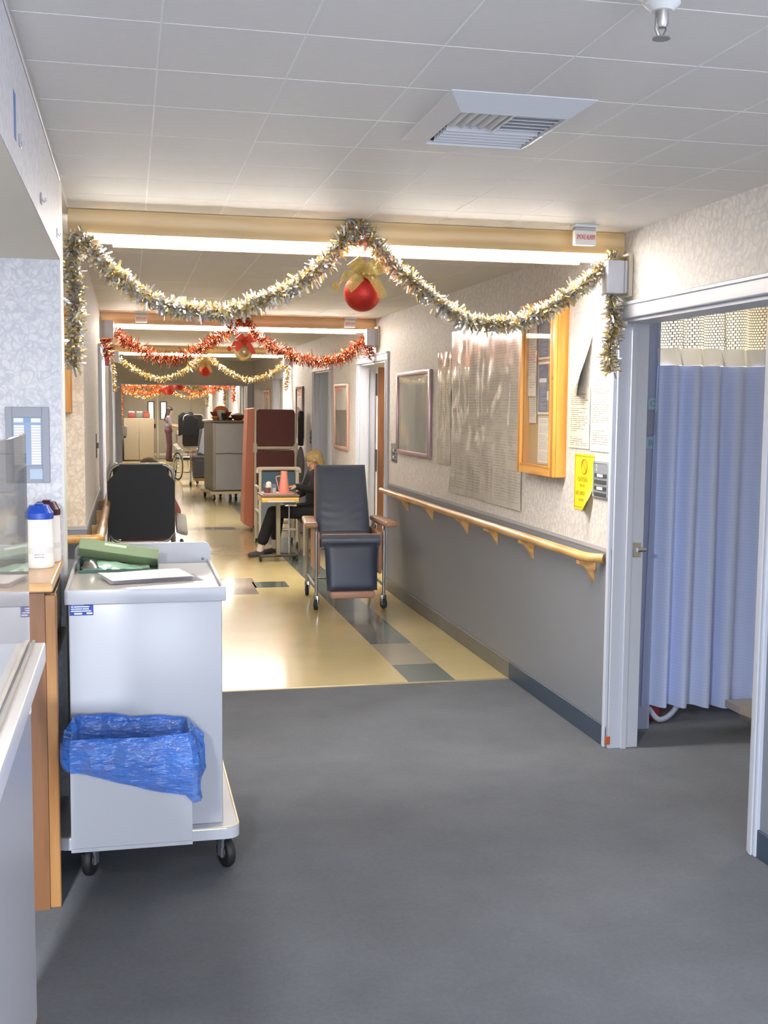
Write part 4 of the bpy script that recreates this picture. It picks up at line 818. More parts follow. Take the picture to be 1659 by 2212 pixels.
def bin_bag():
    m, tt, b = newmat('blue_bag_film'); b.inputs['Base Color'].default_value = lin('#2b6fd8'); b.inputs['Roughness'].default_value = 0.15
    v = objco(tt); n1 = texnoise(tt, v, 24, 5, 0.65); n2 = texnoise(tt, objco(tt, 6, 6, 22), 1.6, 3, 0.6); n3 = texnoise(tt, v, 14, 3, 0.5)
    tt.links.new(mixc(tt, n1, lin('#1c50c0'), lin('#4d92ea')), b.inputs['Base Color'])
    tt.links.new(ma(tt, 'ADD', 0.30, ma(tt, 'MULTIPLY', n1, 0.75)), b.inputs['Alpha']); addbump(tt, b, ma(tt, 'ADD', n3, n2), 0.8, 0.02)
    t = thing('bin_liner', 'crinkled blue plastic liner folded over the waste bin', 'bin bag', (-0.005, 3.7215, 0.215))
    rings = []; base = rrect(0.372, 0.235, 0.03, 6); N = len(base); rnd = random.Random(2)
    # (outward offset, height, waviness)
    prof = [(-0.03, 0.17, .004), (-0.022, 0.25, .006), (-0.014, 0.31, .008), (-0.010, 0.345, .006), (-0.004, 0.362, .004), (0.004, 0.366, .004), (0.012, 0.358, .005), (0.019, 0.34, .008), (0.024, 0.31, .012), (0.023, 0.28, .014), (0.020, 0.25, .014), (0.014, 0.228, .012), (0.012, 0.222, .006)]
    g = G(); sub = 5
    pts = []
    for i in range(N):
        a = Vector(base[i]); b_ = Vector(base[(i+1) % N])
        k = max(1, int((b_-a).length/0.012))
        for j in range(k): pts.append(a.lerp(b_, j/k))
    NN = len(pts)
    for off, z, wv in prof:
        row = []
        for i, p in enumerate(pts):
            d = (pts[(i+1) % NN]-pts[i-1]); nrm = Vector((d.y, -d.x)).normalized()
            nz = mnoise.noise(Vector((p.x*26, p.y*26, z*14))); nz2 = mnoise.noise(Vector((p.x*9+5, p.y*9, 3.1)))
            o = off+wv*nz+0.012*max(0, nz2)*(1 if off > 0 else 0.2)
            o = min(o, 0.045 if p.y < 0.06 else 0.006)
            zz = z+0.010*nz2*(1 if off > 0 else 0.4)
            if off > 0.01 and p.y < 0.0: zz += -0.055*(p.x/0.19)*(1 if z < 0.33 else 0.4)-0.01   # hem hangs lower towards the right
            if off > 0.01 and p.x < -0.17: o += 0.012
            if off > 0.01 and p.x > 0.17: o += 0.024*max(0, 0.6+mnoise.noise(Vector((p.y*20, z*20, 1)))); zz -= 0.02
            if off <= 0.005 and z > 0.3: zz += 0.025*max(0, -p.x/0.19)*(1 if p.y > 0 else 0)
            row.append(g.bm.verts.new((p.x+nrm.x*o, p.y+nrm.y*o if True else 0, zz)))
        rings.append(row)
    for a, b2 in zip(rings, rings[1:]):
        for i in range(NN): g.bm.faces.new((a[i], a[(i+1) % NN], b2[(i+1) % NN], b2[i]))
    g.bm.faces.new(rings[0])
    part('film', g, m, t)
bin_bag()
# on the tray: green box with its lid askew, and a stack of paper
t = thing('green_box', 'sage green box with its lid askew and foil wrapped contents on the cart tray', 'box', (-0.045, 4.46, 0.9985))
GRN = M('sage_card', '#93a37c', 0.5); DGRN = M('dark_green_card', '#3b5a50', 0.5)
for a in ((-0.148, 0.148, -0.095, -0.091, 0, 0.012), (-0.148, -0.144, -0.091, 0.09, 0, 0.04), (0.144, 0.148, -0.091, 0.09, 0, 0.03), (-0.148, 0.148, 0.09, 0.094, 0, 0.04)): part('box_side', G().box(*a), DGRN, t, smooth=False)
part('box_floor', G().box(-0.144, 0.144, -0.091, 0.09, 0, 0.004), DGRN, t, smooth=False)
part('green_film', G().grid(lambda u, v: Vector((-0.135+0.25*u, -0.088+0.13*v, 0.012+0.022*math.sin(PI*v)*(0.6+0.5*math.sin(u*5))+0.004*mnoise.noise(Vector((u*9, v*9, 2))))), 24, 10), M('mint_film', '#a9cdb4', 0.2, var=(12, '#7fae9a', 0.6), coat=0.6), t)
part('foil_wrap', G().grid(lambda u, v: Vector((-0.143+0.075*u, -0.085+0.11*v, 0.018+0.03*math.sin(PI*v)*math.sin(PI*u)+0.012*mnoise.noise(Vector((u*14, v*14, 7))))), 14, 14), M('crumpled_foil', '#a9a9ab', 0.18, 0.95), t)
ml = Matrix.Translation((0.0, 0.02, 0.068)) @ Matrix.Rotation(math.radians(9.5), 4, 'Y') @ Matrix.Rotation(math.radians(-28), 4, 'X')
lid = part('lid', G().box(-0.152, 0.152, -0.03, 0.06, -0.022, 0.022, 0.003, 1).xf(ml), GRN, t)
part('fine_print', G().grid(lambda u, v: Vector((-0.06+0.155*u, -0.0306, 0.002+0.014*v)), 1, 1).xf(ml), printed('lid_print', '#93a37c', '#dbe2c8', 1, 1, 0.95, 0.02, 0.9, 0.5, 5, 24, lo=0.15, hi=0.85), lid)
t = thing('paper_stack', 'stack of loose white papers lying on the cart tray', 'papers', (0.055, 4.2, 0.9985), math.radians(14))
for k in range(7):
    a = (k-3)*0.012+0.02*math.sin(k*2.1); w, d = 0.15, 0.10
    g = G().grid(lambda u, v, k=k: Vector((-w+2*w*u+0.004*math.sin(k*3), -d+2*d*v, 0.0012+0.0022*k+0.006*max(0, 0.2-u)*5*v*0.6+0.003*math.sin(u*3+k)*u*v)), 8, 6).xf(Matrix.Rotation(a, 4, 'Z'))
    part('sheet', g, M('white_paper', '#e9e7ea', 0.6), t)
part('dark_folder', G().box(-0.05, 0.185, -0.11, 0.05, 0.0002, 0.0010).xf(Matrix.Rotation(-0.05, 4, 'Z')), M('slate_folder', '#6b6d80', 0.5), t, smooth=False)
# ------------------------------------------------------------------ navy recliner facing the camera
def cushion(w0, w1, L, th, puff=0.015, nu=10, nv=12, wr=0.0):
    """upholstered slab: x across, z along 0..L, front face at -y"""
    g = G()
    def f(side):
        def fn(u, v):
            w = w0+(w1-w0)*v; e = min(1, min(u, 1-u)*9)*min(1, min(v, 1-v)*9); e = e**0.5
            wrk = wr*math.sin(v*55+4*math.sin(u*5))*max(0, 1-abs(v-0.35)*2.6)*(abs(u-0.5)*1.6+0.1) if side < 0 else 0
            return Vector(((2*u-1)*w*(1-0.02*(1-e)), side*(th*0.5*(0.55+0.45*e)+puff*math.sin(PI*u)*math.sin(PI*v))+wrk, L*v))
        return fn
    fa, fb = f(-1), f(1)
    g.grid(fa, nu*2, nv*3); g.grid(fb, nu*2, nv*3)
    bmesh.ops.remove_doubles(g.bm, verts=list(g.bm.verts), dist=0.0)
    nU, nV = nu*2, nv*3; vs = list(g.bm.verts); A = vs[:(nU+1)*(nV+1)]; B = vs[(nU+1)*(nV+1):]
    idx = [i*(nV+1) for i in range(nU+1)]+[nU*(nV+1)+j for j in range(1, nV+1)]+[i*(nV+1)+nV for i in range(nU-1, -1, -1)]+[j for j in range(nV-1, 0, -1)]
    for k in range(len(idx)):
        a, b = idx[k], idx[(k+1) % len(idx)]; g.bm.faces.new((A[a], A[b], B[b], B[a]))
    return g
def recliner(loc, rz, label, seatm, legm, group='wheeled recliner chairs'):
    t = thing('recliner_chair', label, 'recliner', loc, rz, group)
    mb = Matrix.Translation((0, 0.2, 0.5)) @ Matrix.Rotation(math.radians(-18), 4, 'X')
    bk = part('backrest', cushion(0.235, 0.212, 0.66, 0.10, 0.012, 10, 12, 0.004).xf(mb), seatm, t); part('back_shell', cushion(0.245, 0.222, 0.65, 0.05, 0.004, 4, 6).xf(Matrix.Translation((0, 0.055, 0)) @ mb), TANV, bk)
    ms = Matrix.Translation((0, -0.24, 0.53)) @ Matrix.Rotation(math.radians(-90), 4, 'X')
    part('seat', cushion(0.235, 0.235, 0.5, 0.12, 0.01, 8, 8).xf(ms), seatm, t)
    part('seat_roll', G().tube([(-0.236, -0.255, 0.565), (0.236, -0.255, 0.565)], 0.045, 14), STEELV if seatm is not STEELV else seatm, t)
    part('seat_piping', G().tube([(-0.232, -0.262, 0.611), (0.232, -0.262, 0.611)], 0.006, 8), TANV, t)
    ml = Matrix.Translation((0, -0.345, 0.17)) @ Matrix.Rotation(math.radians(-10), 4, 'X')
    part('leg_rest', cushion(0.205, 0.215, 0.38, 0.07, 0.006, 8, 8).xf(ml), legm, t); part('foot_plate', G().box(-0.175, 0.175, -0.40, -0.30, 0.115, 0.17, 0.012, 2), TANV, t)
    for s in (-1, 1):
        part('side_panel', G().box(s*0.252-0.012, s*0.252+0.012, -0.2, 0.3, 0.28, 0.62, 0.008, 2), TANV, t)
        fr = part('side_frame', G().tube(arc([(s*0.275, -0.235, 0.09), (s*0.275, -0.235, 0.665), (s*0.285, 0.42, 0.665), (s*0.275, 0.47, 0.09)], 0.06, 5), 0.0135, 10), GREYM, t)
        part('stretcher', G().tube([(s*0.275, -0.235, 0.19), (s*0.275, 0.47, 0.19)], 0.01, 8), GREYM, fr)
        part('arm_pad', G().box(-0.055, 0.055, -0.32, 0.28, -0.02, 0.025, 0.02, 3).xf(Matrix.Translation((s*0.305, 0, 0.69)) @ Matrix.Rotation(s*0.06, 4, 'Z')), M('arm_pad_wood', '#b08a6c', 0.4, coat=0.3), t)
        caster(t, s*0.275, -0.235, 0.045, 0.115, 0.3*s, CHROME, 0.026); caster(t, s*0.275, 0.47, 0.05, 0.13, -0.2, CHROME, 0.026)
    part('cross_bar', G().tube([(-0.275, 0.2, 0.19), (0.275, 0.2, 0.19)], 0.009, 8), GREYM, t)
    return t
recliner((1.735, 9.1, 0), math.radians(-3), 'empty navy vinyl recliner on casters facing the camera by the handrail', STEELV, NAVYV)
recliner((1.52, 23.2, 0), math.radians(-14), 'slate blue recliner partly hidden behind the steel meal trolley', STEELV, STEELV)
solo('white_blanket', G().grid(lambda u, v: Vector((1.35+0.28*u+0.1*v, 23.05+0.12*u+0.5*v*0.3, 0.66+0.5*v+0.015*math.sin(u*12))), 12, 8), M('pale_blanket', '#b7bccb', 0.8), 'pale blue white blanket draped over the slate recliner', 'blanket', solid=0.012)
# ------------------------------------------------------------------ wheelchairs
def wheelchair(loc, rz, label, backm, tall=1.19, wbase=0.6):
    t = thing('wheelchair', label, 'wheelchair', loc, rz, 'wheelchairs')
    w = 0.235
    loop = rrect(2*w, tall-wbase, 0.09, 6); zc = (tall+wbase)/2
    tilt = Matrix.Translation((0, -0.16, zc)) @ Matrix.Rotation(math.radians(6), 4, 'X')
    fr = part('back_frame', G().tube([tilt @ Vector((a, 0, b)) for a, b in loop], 0.0135, 10, True), GREYM, t)
    hh = (tall-wbase)/2
    oct_ = [(-w*0.66, hh+0.004), (w*0.66, hh+0.004), (w*0.8, hh*0.80), (w*1.04, hh*0.58), (w*1.04, -hh*0.72), (w*0.86, -hh*0.9), (-w*0.86, -hh*0.9), (-w*1.04, -hh*0.72), (-w*1.04, hh*0.58), (-w*0.8, hh*0.80)]
    part('back_canvas', G().prism(oct_, 'y', -0.026, -0.012).xf(tilt), backm, t); part('back_pad', G().box(-w*0.88, w*0.88, 0.012, 0.06, -hh*0.9, hh*0.97, 0.02, 2).xf(tilt), BLACKP, t)
    part('seat', G().box(-0.22, 0.22, -0.12, 0.34, 0.44, 0.50, 0.02, 2), backm, t)
    for s in (-1, 1):
        x = s*0.262
        part('side_frame', G().tube(arc([(x*0.92, -0.14, 0.24), (x*0.92, -0.14, 0.66), (x*0.92, 0.32, 0.66), (x*0.92, 0.36, 0.12)], 0.05, 4), 0.011, 8), GREYM, t)
        part('arm_pad', G().box(-0.045, 0.045, -0.16, 0.16, -0.018, 0.018, 0.014, 2).xf(Matrix.Translation((s*0.3, 0.02, 0.72)) @ Matrix.Rotation(0.35, 4, 'X') @ Matrix.Rotation(s*0.3, 4, 'Y')), M('arm_grey', '#9b9a95', 0.5), t)
        xw = s*0.302; wz = 0.305
        ty = part('wheel_tyre', G().tube([(xw, -0.02+0.29*math.cos(a), wz+0.29*math.sin(a)) for a in [k*PI/18 for k in range(36)]], 0.0145, 8, True), BLACKR, t)
        part('wheel_rim', G().tube([(xw, -0.02+0.27*math.cos(a), wz+0.27*math.sin(a)) for a in [k*PI/18 for k in range(36)]], 0.006, 6, True), CHROME, ty)
        part('hand_rim', G().tube([(xw+s*0.022, -0.02+0.25*math.cos(a), wz+0.25*math.sin(a)) for a in [k*PI/18 for k in range(36)]], 0.006, 6, True), CHROME, ty)
        hb = part('hub', G().cyl((xw-s*0.02, -0.02, wz), (xw+s*0.02, -0.02, wz), 0.022, 12), CHROME, t)
        for k in range(12): part('spoke', G().cyl((xw, -0.02, wz), (xw, -0.02+0.27*math.cos(k*PI/6), wz+0.27*math.sin(k*PI/6)), 0.0016, 4), CHROME, hb)
        caster(t, s*0.22, 0.38, 0.06, 0.2, 0, BLACKP, 0.024)
        part('foot_rest', G().box(s*0.12-0.07, s*0.12+0.07, 0.46, 0.62, 0.13, 0.145, 0.004, 1), BLACKP, t); part('leg_hanger', G().tube([(s*0.2, 0.34, 0.42), (s*0.15, 0.5, 0.15)], 0.01, 8), GREYM, t)
    return t
wheelchair((0.082, 8.78, 0), 0, 'high backed black wheelchair seen from behind beside the left handrail', DARKN)
wheelchair((1.30, 25.0, 0), math.radians(18), 'black wheelchair draped with a dark jacket beyond the steel trolley', BLACKP, 1.42, 0.7)
solo('dark_jacket', G().grid(lambda u, v: Vector((1.03+0.42*u, 24.76-0.03*math.sin(PI*u)+0.1*max(0, v-0.85)*6, 0.98+0.5*v-0.02*math.cos(u*14)-(0.06*abs(u-0.5)*2)**1.0*(v))), 16, 12), M('jacket_black', '#1c1d22', 0.8), 'dark jacket hung over the back of the far wheelchair', 'jacket', solid=0.03)
# ------------------------------------------------------------------ overbed table and what stands on it
t = thing('overbed_table', 'wheeled overbed table with yellow wood edge by the seated woman', 'table', (1.52, 11.8, 0))
part('top', G().box(-0.195, 0.205, -0.16, 0.26, 0.688, 0.712, 0.008, 2), M('tabletop_brown', '#6d5a52', 0.35), t)
ap = part('apron', G().box(-0.19, 0.2, -0.15, 0.25, 0.632, 0.688, 0.006, 1), wood('yellow_edge', '#d8b768', '#c29d4a', 'x', 0.8), t); part('tray_edge', G().box(-0.13, 0.15, -0.156, -0.149, 0.636, 0.652), M('tray_grey', '#b9b9bb', 0.4), ap, smooth=False)
part('post', G().box(-0.025, 0.02, -0.03, 0.02, 0.06, 0.632, 0.004, 1), M('post_olive', '#8d8570', 0.4, 0.5), t); part('chrome_rod', G().cyl((0.118, 0.03, 0.05), (0.118, 0.03, 0.60), 0.0085, 10), CHROME, t); part('rod_clamp', G().box(0.07, 0.2, 0.0, 0.06, 0.575, 0.60, 0.01, 2), CHROME, t)
bs = part('base', G().box(-0.2, 0.2, -0.05, 0.0, 0.048, 0.072, 0.006, 1), M('base_brown', '#4c463e', 0.45, 0.3), t); part('base_foot', G().box(-0.045, 0.045, -0.05, 0.14, 0.05, 0.07, 0.006, 1), M('base_brown', '#4c463e'), t)
part('base_rear', G().box(-0.02, 0.2, 0.10, 0.14, 0.048, 0.07, 0.006, 1), M('base_brown', '#4c463e'), t)
for x, y in ((-0.19, -0.035), (0.19, -0.035), (0.18, 0.12)): caster(t, x, y, 0.025, 0.05, 0.2, BLACKP, 0.02)
solo('serving_tray', G().prism([(a+1.515, b+11.85) for a, b in rrect(0.34, 0.28, 0.03, 4)], 'z', 0.7125, 0.722), M('tray_rose', '#b98a7c', 0.4), 'shallow rose serving tray under the pitcher', 'tray')
PK = M('pitcher_pink', '#d98d7c', 0.35)
t = thing('water_pitcher', 'tall salmon pink water pitcher with a handle on the table', 'pitcher', (1.585, 11.83, 0.7225))
part('body', G().lathe([(0.0, 0), (0.056, 0), (0.058, 0.006), (0.034, 0.205), (0.036, 0.222), (0.03, 0.222), (0.029, 0.2), (0.0, 0.2)], n=28), PK, t)
part('handle', G().tube(smoothpath([(-0.036, 0, 0.175), (-0.085, -0.005, 0.165), (-0.082, 0, 0.14), (-0.055, 0, 0.03)], 0.01), 0.005, 8), PK, t)
part('lid', G().lathe([(0.0, 0.226), (0.034, 0.224), (0.037, 0.214), (0.036, 0.21)], n=24), PK, t)
t = thing('drink_glass', 'low glass of dark red drink on the tray', 'glass', (1.405, 11.80, 0.7225))
part('cup', G().lathe([(0.034, 0.0), (0.042, 0.1), (0.044, 0.1), (0.037, -0.0)], n=24), GLASS, t); part('drink', G().lathe([(0.0, 0.004), (0.033, 0.004), (0.037, 0.055), (0.0, 0.055)], n=24), M('red_drink', '#5d1d1a', 0.15), t)
t = thing('dessert_cup', 'small white cup of cream behind the red drink', 'cup', (1.43, 11.89, 0.7225)); part('cup', G().lathe([(0.0, 0), (0.024, 0), (0.034, 0.07), (0.031, 0.07), (0.0, 0.065)], n=20), WHITEM, t); part('cream', G().ball((0, 0, 0.085), 0.03, 12), M('cream_white', '#e6ddcc', 0.6), t)
t = thing('juice_glass', 'clear tumbler between the red drink and the pitcher', 'glass', (1.475, 11.82, 0.7225)); part('cup', G().lathe([(0.022, 0.0), (0.028, 0.09), (0.0295, 0.09), (0.024, 0.0)], n=20), GLASS, t); part('water', G().lathe([(0.0, 0.003), (0.0215, 0.003), (0.025, 0.05), (0.0, 0.05)], n=20), M('water', '#c9cfd0', 0.05, alpha=0.5), t)
# ------------------------------------------------------------------ PVC shower chair behind the table
t = thing('shower_chair', 'white PVC pipe shower chair with teal back sling behind the table', 'chair', (1.68, 13.0, 0))
part('top_rail', G().tube(arc([(-0.25, 0.0, 0.86), (-0.25, 0.0, 0.91), (0.24, 0.0, 0.91), (0.24, 0.0, 0.86)], 0.03, 3), 0.021, 10), PVC, t)
for s in (-1, 1):
    part('post', G().cyl((s*0.215, 0, 0.05), (s*0.215, 0, 0.9), 0.019, 10), PVC, t); part('front_leg', G().cyl((s*0.215, 0.45, 0.05), (s*0.215, 0.45, 0.68), 0.019, 10), PVC, t)
    part('arm', G().cyl((s*0.215, 0, 0.68), (s*0.215, 0.45, 0.68), 0.019, 10), PVC, t); part('side_rail', G().cyl((s*0.215, 0, 0.4), (s*0.215, 0.45, 0.4), 0.019, 10), PVC, t)
    for y in (0, 0.45): caster(t, s*0.215, y, 0.03, 0.06, 0, GREYM, 0.02)
    part('elbow', G().ball((s*0.215, 0, 0.9), 0.03, 12), PVC, t)
for y, z in ((0.0, 0.4), (0.45, 0.4), (0.0, 0.2)): part('cross_rail', G().cyl((-0.215, y, z), (0.215, y, z), 0.018, 10), PVC, t)
part('back_sling', G().box(-0.195, 0.195, 0.005, 0.02, 0.5, 0.87, 0.004, 1), M('teal_mesh', '#4d6a80', 0.7), t); part('seat', G().box(-0.2, 0.2, 0.02, 0.43, 0.42, 0.46, 0.02, 2), WHITEM, t)
part('bath_sheet', G().box(-0.21, -0.02, -0.02, 0.0, 0.2, 0.66, 0.006, 1), M('blue_grey_cloth', '#7b8794', 0.8), t)
# ------------------------------------------------------------------ tall maroon PVC recliner
t = thing('pvc_recliner', 'tall PVC frame recliner with maroon sling and salmon side pad', 'recliner', (1.85, 14.6, 0))
MAR = M('maroon_mesh', '#6d3f3d', 0.75, var=(12, '#5d3432', 0.4), bump=(120, 0.1)); SAL = M('salmon_vinyl', '#c67b5e', 0.45)
part('frame_post', G().cyl((-0.275, 0, 0.08), (-0.262, 0, 1.58), 0.016, 10), PVC, t); part('frame_post', G().cyl((0.265, 0, 0.08), (0.25, 0, 1.54), 0.016, 10), PVC, t)
part('cross_rail', G().cyl((-0.27, 0, 1.09), (0.255, 0, 1.09), 0.022, 10), PVC, t)
for x in (-0.268, 0.258): part('tee_joint', G().cyl((x, 0, 1.03), (x, 0, 1.15), 0.03, 12), PVC, t)
part('cross_rail', G().cyl((-0.27, 0, 0.42), (0.255, 0, 0.42), 0.02, 10), PVC, t); part('cross_rail', G().cyl((-0.27, 0, 0.12), (0.255, 0, 0.12), 0.02, 10), PVC, t)
part('upper_sling', G().prism([(a-0.005, b+1.35) for a, b in rrect(0.49, 0.47, 0.04, 4)], 'y', -0.022, 0.01), MAR, t); part('lower_sling', G().box(-0.25, 0.24, -0.012, 0.012, 0.46, 1.06, 0.006, 1), MAR, t)
part('side_pad', G().prism([(-0.415, 0.10), (-0.30, 0.04), (-0.268, 1.60), (-0.36, 1.585)], 'y', 0.05, 0.5), SAL, t); part('pad_edge', G().prism([(-0.30, 0.04), (-0.275, 0.06), (-0.262, 1.59), (-0.268, 1.60)], 'y', 0.045, 0.5), M('pad_edge_red', '#934d44', 0.5), t)
part('seat_pad', G().box(-0.25, 0.24, 0.06, 0.6, 0.42, 0.56, 0.03, 2), SAL, t); part('head_pad', G().box(-0.24, 0.23, 0.03, 0.16, 1.06, 1.56, 0.03, 2), MAR, t)
for s in (-1, 1):
    part('rear_leg', G().cyl((s*0.26, 0.6, 0.08), (s*0.26, 0.6, 0.66), 0.016, 10), PVC, t); part('arm_rail', G().cyl((s*0.26, 0, 0.66), (s*0.26, 0.6, 0.66), 0.016, 10), PVC, t)
    for y in (0, 0.6): caster(t, s*0.26, y, 0.04, 0.09, 0, BLACKP, 0.022)
t = thing('bundled_blanket', 'grey speckled blanket bundled against the maroon recliner', 'blanket', (2.15, 14.45, 0.62)); part('cloth', G().ball((0, 0, 0.26), 0.09, 14, (0.55, 0.8, 2.6)), M('speckled_grey', '#8b8890', 0.9, var=(90, '#5d5a60', 0.8)), t); part('dark_strap', G().box(-0.03, 0.03, -0.07, 0.07, 0.5, 0.95, 0.02, 2), M('jacket_black', '#1c1d22'), t); part('shelf', G().box(-0.08, 0.06, -0.05, 0.1, -0.62, 0.03, 0.01, 1), GREYM, t)
# ------------------------------------------------------------------ steel meal trolley
t = thing('meal_trolley', 'tall stainless steel meal trolley with a cluttered top', 'trolley', (1.66, 19.55, 0), math.radians(7))
part('body', G().box(-0.27, 0.30, 0, 0.82, 0.16, 1.34, 0.01, 1), STEELS, t)
dr_ = part('door_panel', G().box(-0.235, 0.29, -0.02, 0.0, 0.18, 0.80, 0.006, 1), STEEL, t); part('door_panel', G().box(-0.235, 0.29, -0.02, 0.0, 0.81, 1.32, 0.006, 1), STEEL, t)
part('hinge_post', G().box(-0.272, -0.237, -0.03, 0.0, 0.17, 1.33), GREYM, t, smooth=False); part('latch', G().tube([(-0.21, -0.03, 0.80), (0.0, -0.035, 0.815), (0.26, -0.03, 0.80)], 0.008, 6), CHROME, t)
part('top', G().box(-0.30, 0.33, -0.035, 0.85, 1.34, 1.375, 0.008, 1), M('top_rim', '#8a8078', 0.35, 0.6), t)
part('bumper', G().prism([(a+0.015, b+0.41) for a, b in rrect(0.7, 0.98, 0.06, 4)], 'z', 0.115, 0.155), M('bumper_ivory', '#c9c29c', 0.4), t)
for x in (-0.26, 0.02, 0.3):
    for y in (-0.02, 0.82): caster(t, x, y, 0.05, 0.116, 0.1, M('caster_ivory', '#b9b493', 0.4), 0.03)
tt_ = 1.3755
def bowl(name, label, x, y, r, h, m, fillm=None, cat='bowl'):
    t = thing(name, label, cat, (x, y, tt_)); part('shell', G().lathe([(0.0, 0), (r*0.5, 0), (r*0.85, h*0.6), (r, h), (r*0.95, h), (r*0.8, h*0.6), (0.0, h*0.15)], n=24), m, t)
    if fillm: part('filling', G().ball((0, 0, h*0.85), r*0.75, 12, (1, 1, 0.9 if cat == 'basket' else 0.5)), fillm, t)
bowl('brown_bowl', 'shallow brown bowl with white napkins on the trolley top', 1.84, 19.72, 0.13, 0.09, M('bowl_brown', '#6b4030', 0.4), WHITEM)
bowl('red_basket', 'red and orange holiday basket on the trolley top', 1.57, 20.05, 0.19, 0.14, M('basket_red', '#a8493a', 0.6), M('poinsettia', '#c9593f', 0.7, var=(40, '#e8a060', 0.8)), 'basket')
bowl('fruit_dish', 'small dish with yellow fruit on the trolley corner', 1.45, 19.72, 0.07, 0.05, M('dish_orange', '#b9764a', 0.5), M('fruit_yellow', '#e0b042', 0.5), 'dish')
bowl('black_mug', 'small black mug at the middle of the trolley top', 1.585, 19.6, 0.045, 0.12, BLACKP, None, 'mug')
bowl('dark_dish', 'low dark dish beside the black mug', 1.69, 19.66, 0.07, 0.05, M('dish_dark', '#4a2c26', 0.4), None, 'dish')
bowl('coffee_pot', 'white round pot on the trolley top behind the mug', 1.56, 19.85, 0.08, 0.17, WHITEM, WHITEM, 'pot')
# ------------------------------------------------------------------ far end: linen cabinet, trolley table
t = thing('linen_cabinet', 'beige two door linen cabinet at the far left end', 'cabinet', (0.27, 33.4, 0)); LB = M('linen_beige', '#9f937e', 0.5)
part('body', G().box(-0.43, 0.43, 0, 0.6, 0.03, 1.24, 0.01, 1), LB, t)
for a, b in ((-0.425, -0.004), (0.004, 0.425)): d = part('door', G().box(a, b, -0.022, 0, 0.05, 1.225, 0.004, 1), LB, t); part('handle', G().box(*((b-0.05, b-0.03) if a < 0 else (a+0.03, a+0.05)), -0.04, -0.022, 0.66, 0.76), GREYM, d)
for x, n_, l, m, c in ((-0.2, 'folded_linen', 'folded red cloth stack on the far cabinet', M('linen_red', '#8f4038', 0.8), 'linen'), (0.02, 'storage_box', 'grey green box on top of the far cabinet', M('box_greygreen', '#6d7268', 0.6), 'box'), (0.22, 'wicker_basket', 'brownish red basket on the far cabinet', M('wicker', '#8c4a38', 0.8), 'basket')):
    t = thing(n_, l, c, (0.27+x, 33.7, 1.2405)); part('body', G().box(-0.1, 0.1, -0.14, 0.14, 0, 0.15, 0.03, 2), m, t); part('top_layer', G().box(-0.085, 0.085, -0.12, 0.12, 0.15, 0.19, 0.02, 2), WHITEM if x < 0.1 else m, t)
t = thing('utility_table', 'small wheeled table beside the far standing person', 'table', (1.47, 33.1, 0)); part('top', G().box(-0.16, 0.2, -0.25, 0.25, 0.76, 0.79, 0.006, 1), M('tabletop_brown', '#6d5a52'), t)
for x, y in ((-0.14, -0.22), (-0.14, 0.22), (0.18, -0.22), (0.18, 0.22)): part('leg', G().cyl((x, y, 0), (x, y, 0.76), 0.012, 8), GREYM, t)
t = thing('cup_stack', 'cream box and cups on the far small table', 'cups', (1.42, 33.05, 0.7905)); part('box', G().box(-0.08, 0.05, -0.06, 0.06, 0, 0.1, 0.006, 1), M('cream_box', '#d3c39a', 0.5), t); part('cup', G().lathe([(0.0, 0), (0.03, 0), (0.035, 0.13), (0.0, 0.13)], (0.1, 0, 0), 14), WHITEM, t)
t = thing('door_notice', 'white notice on the dark curtain in the third right hand doorway', 'notice', (2.6, 13.594, 1.45)); part('sheet', G().box(-0.1, 0.1, -0.004, 0, 0, 0.22), PAPER, t, smooth=False); part('print_line', G().box(-0.05, 0.05, -0.005, -0.004, 0.12, 0.13), INK, t, smooth=False)
t = thing('privacy_curtain', 'dark navy curtain hanging in the third right hand doorway', 'curtain', (2.45, 13.62, 0.1)); part('cloth', G().grid(lambda u, v: Vector((0.9*u, 0.02*math.sin(u*60), 1.75*v)), 80, 4), M('navy_curtain', '#3d4457', 0.7), t); part('track', G().box(0, 0.9, -0.01, 0.01, 1.75, 1.77), GREYM, t, smooth=False); part('track_hanger', G().cyl((0.45, 0, 1.77), (0.45, 0, 2.341), 0.006, 8), GREYM, t)
t = thing('sanitizer_dispenser', 'small white dispenser on the left jamb beyond the header', 'dispenser', (XL+0.11, 20.9, 1.2)); part('body', G().box(0, 0.09, -0.05, 0.05, -0.14, 0.04, 0.015, 2), WHITEM, t); part('nozzle', G().box(0.03, 0.07, -0.02, 0.02, -0.17, -0.14, 0.005, 1), BLACKP, t)
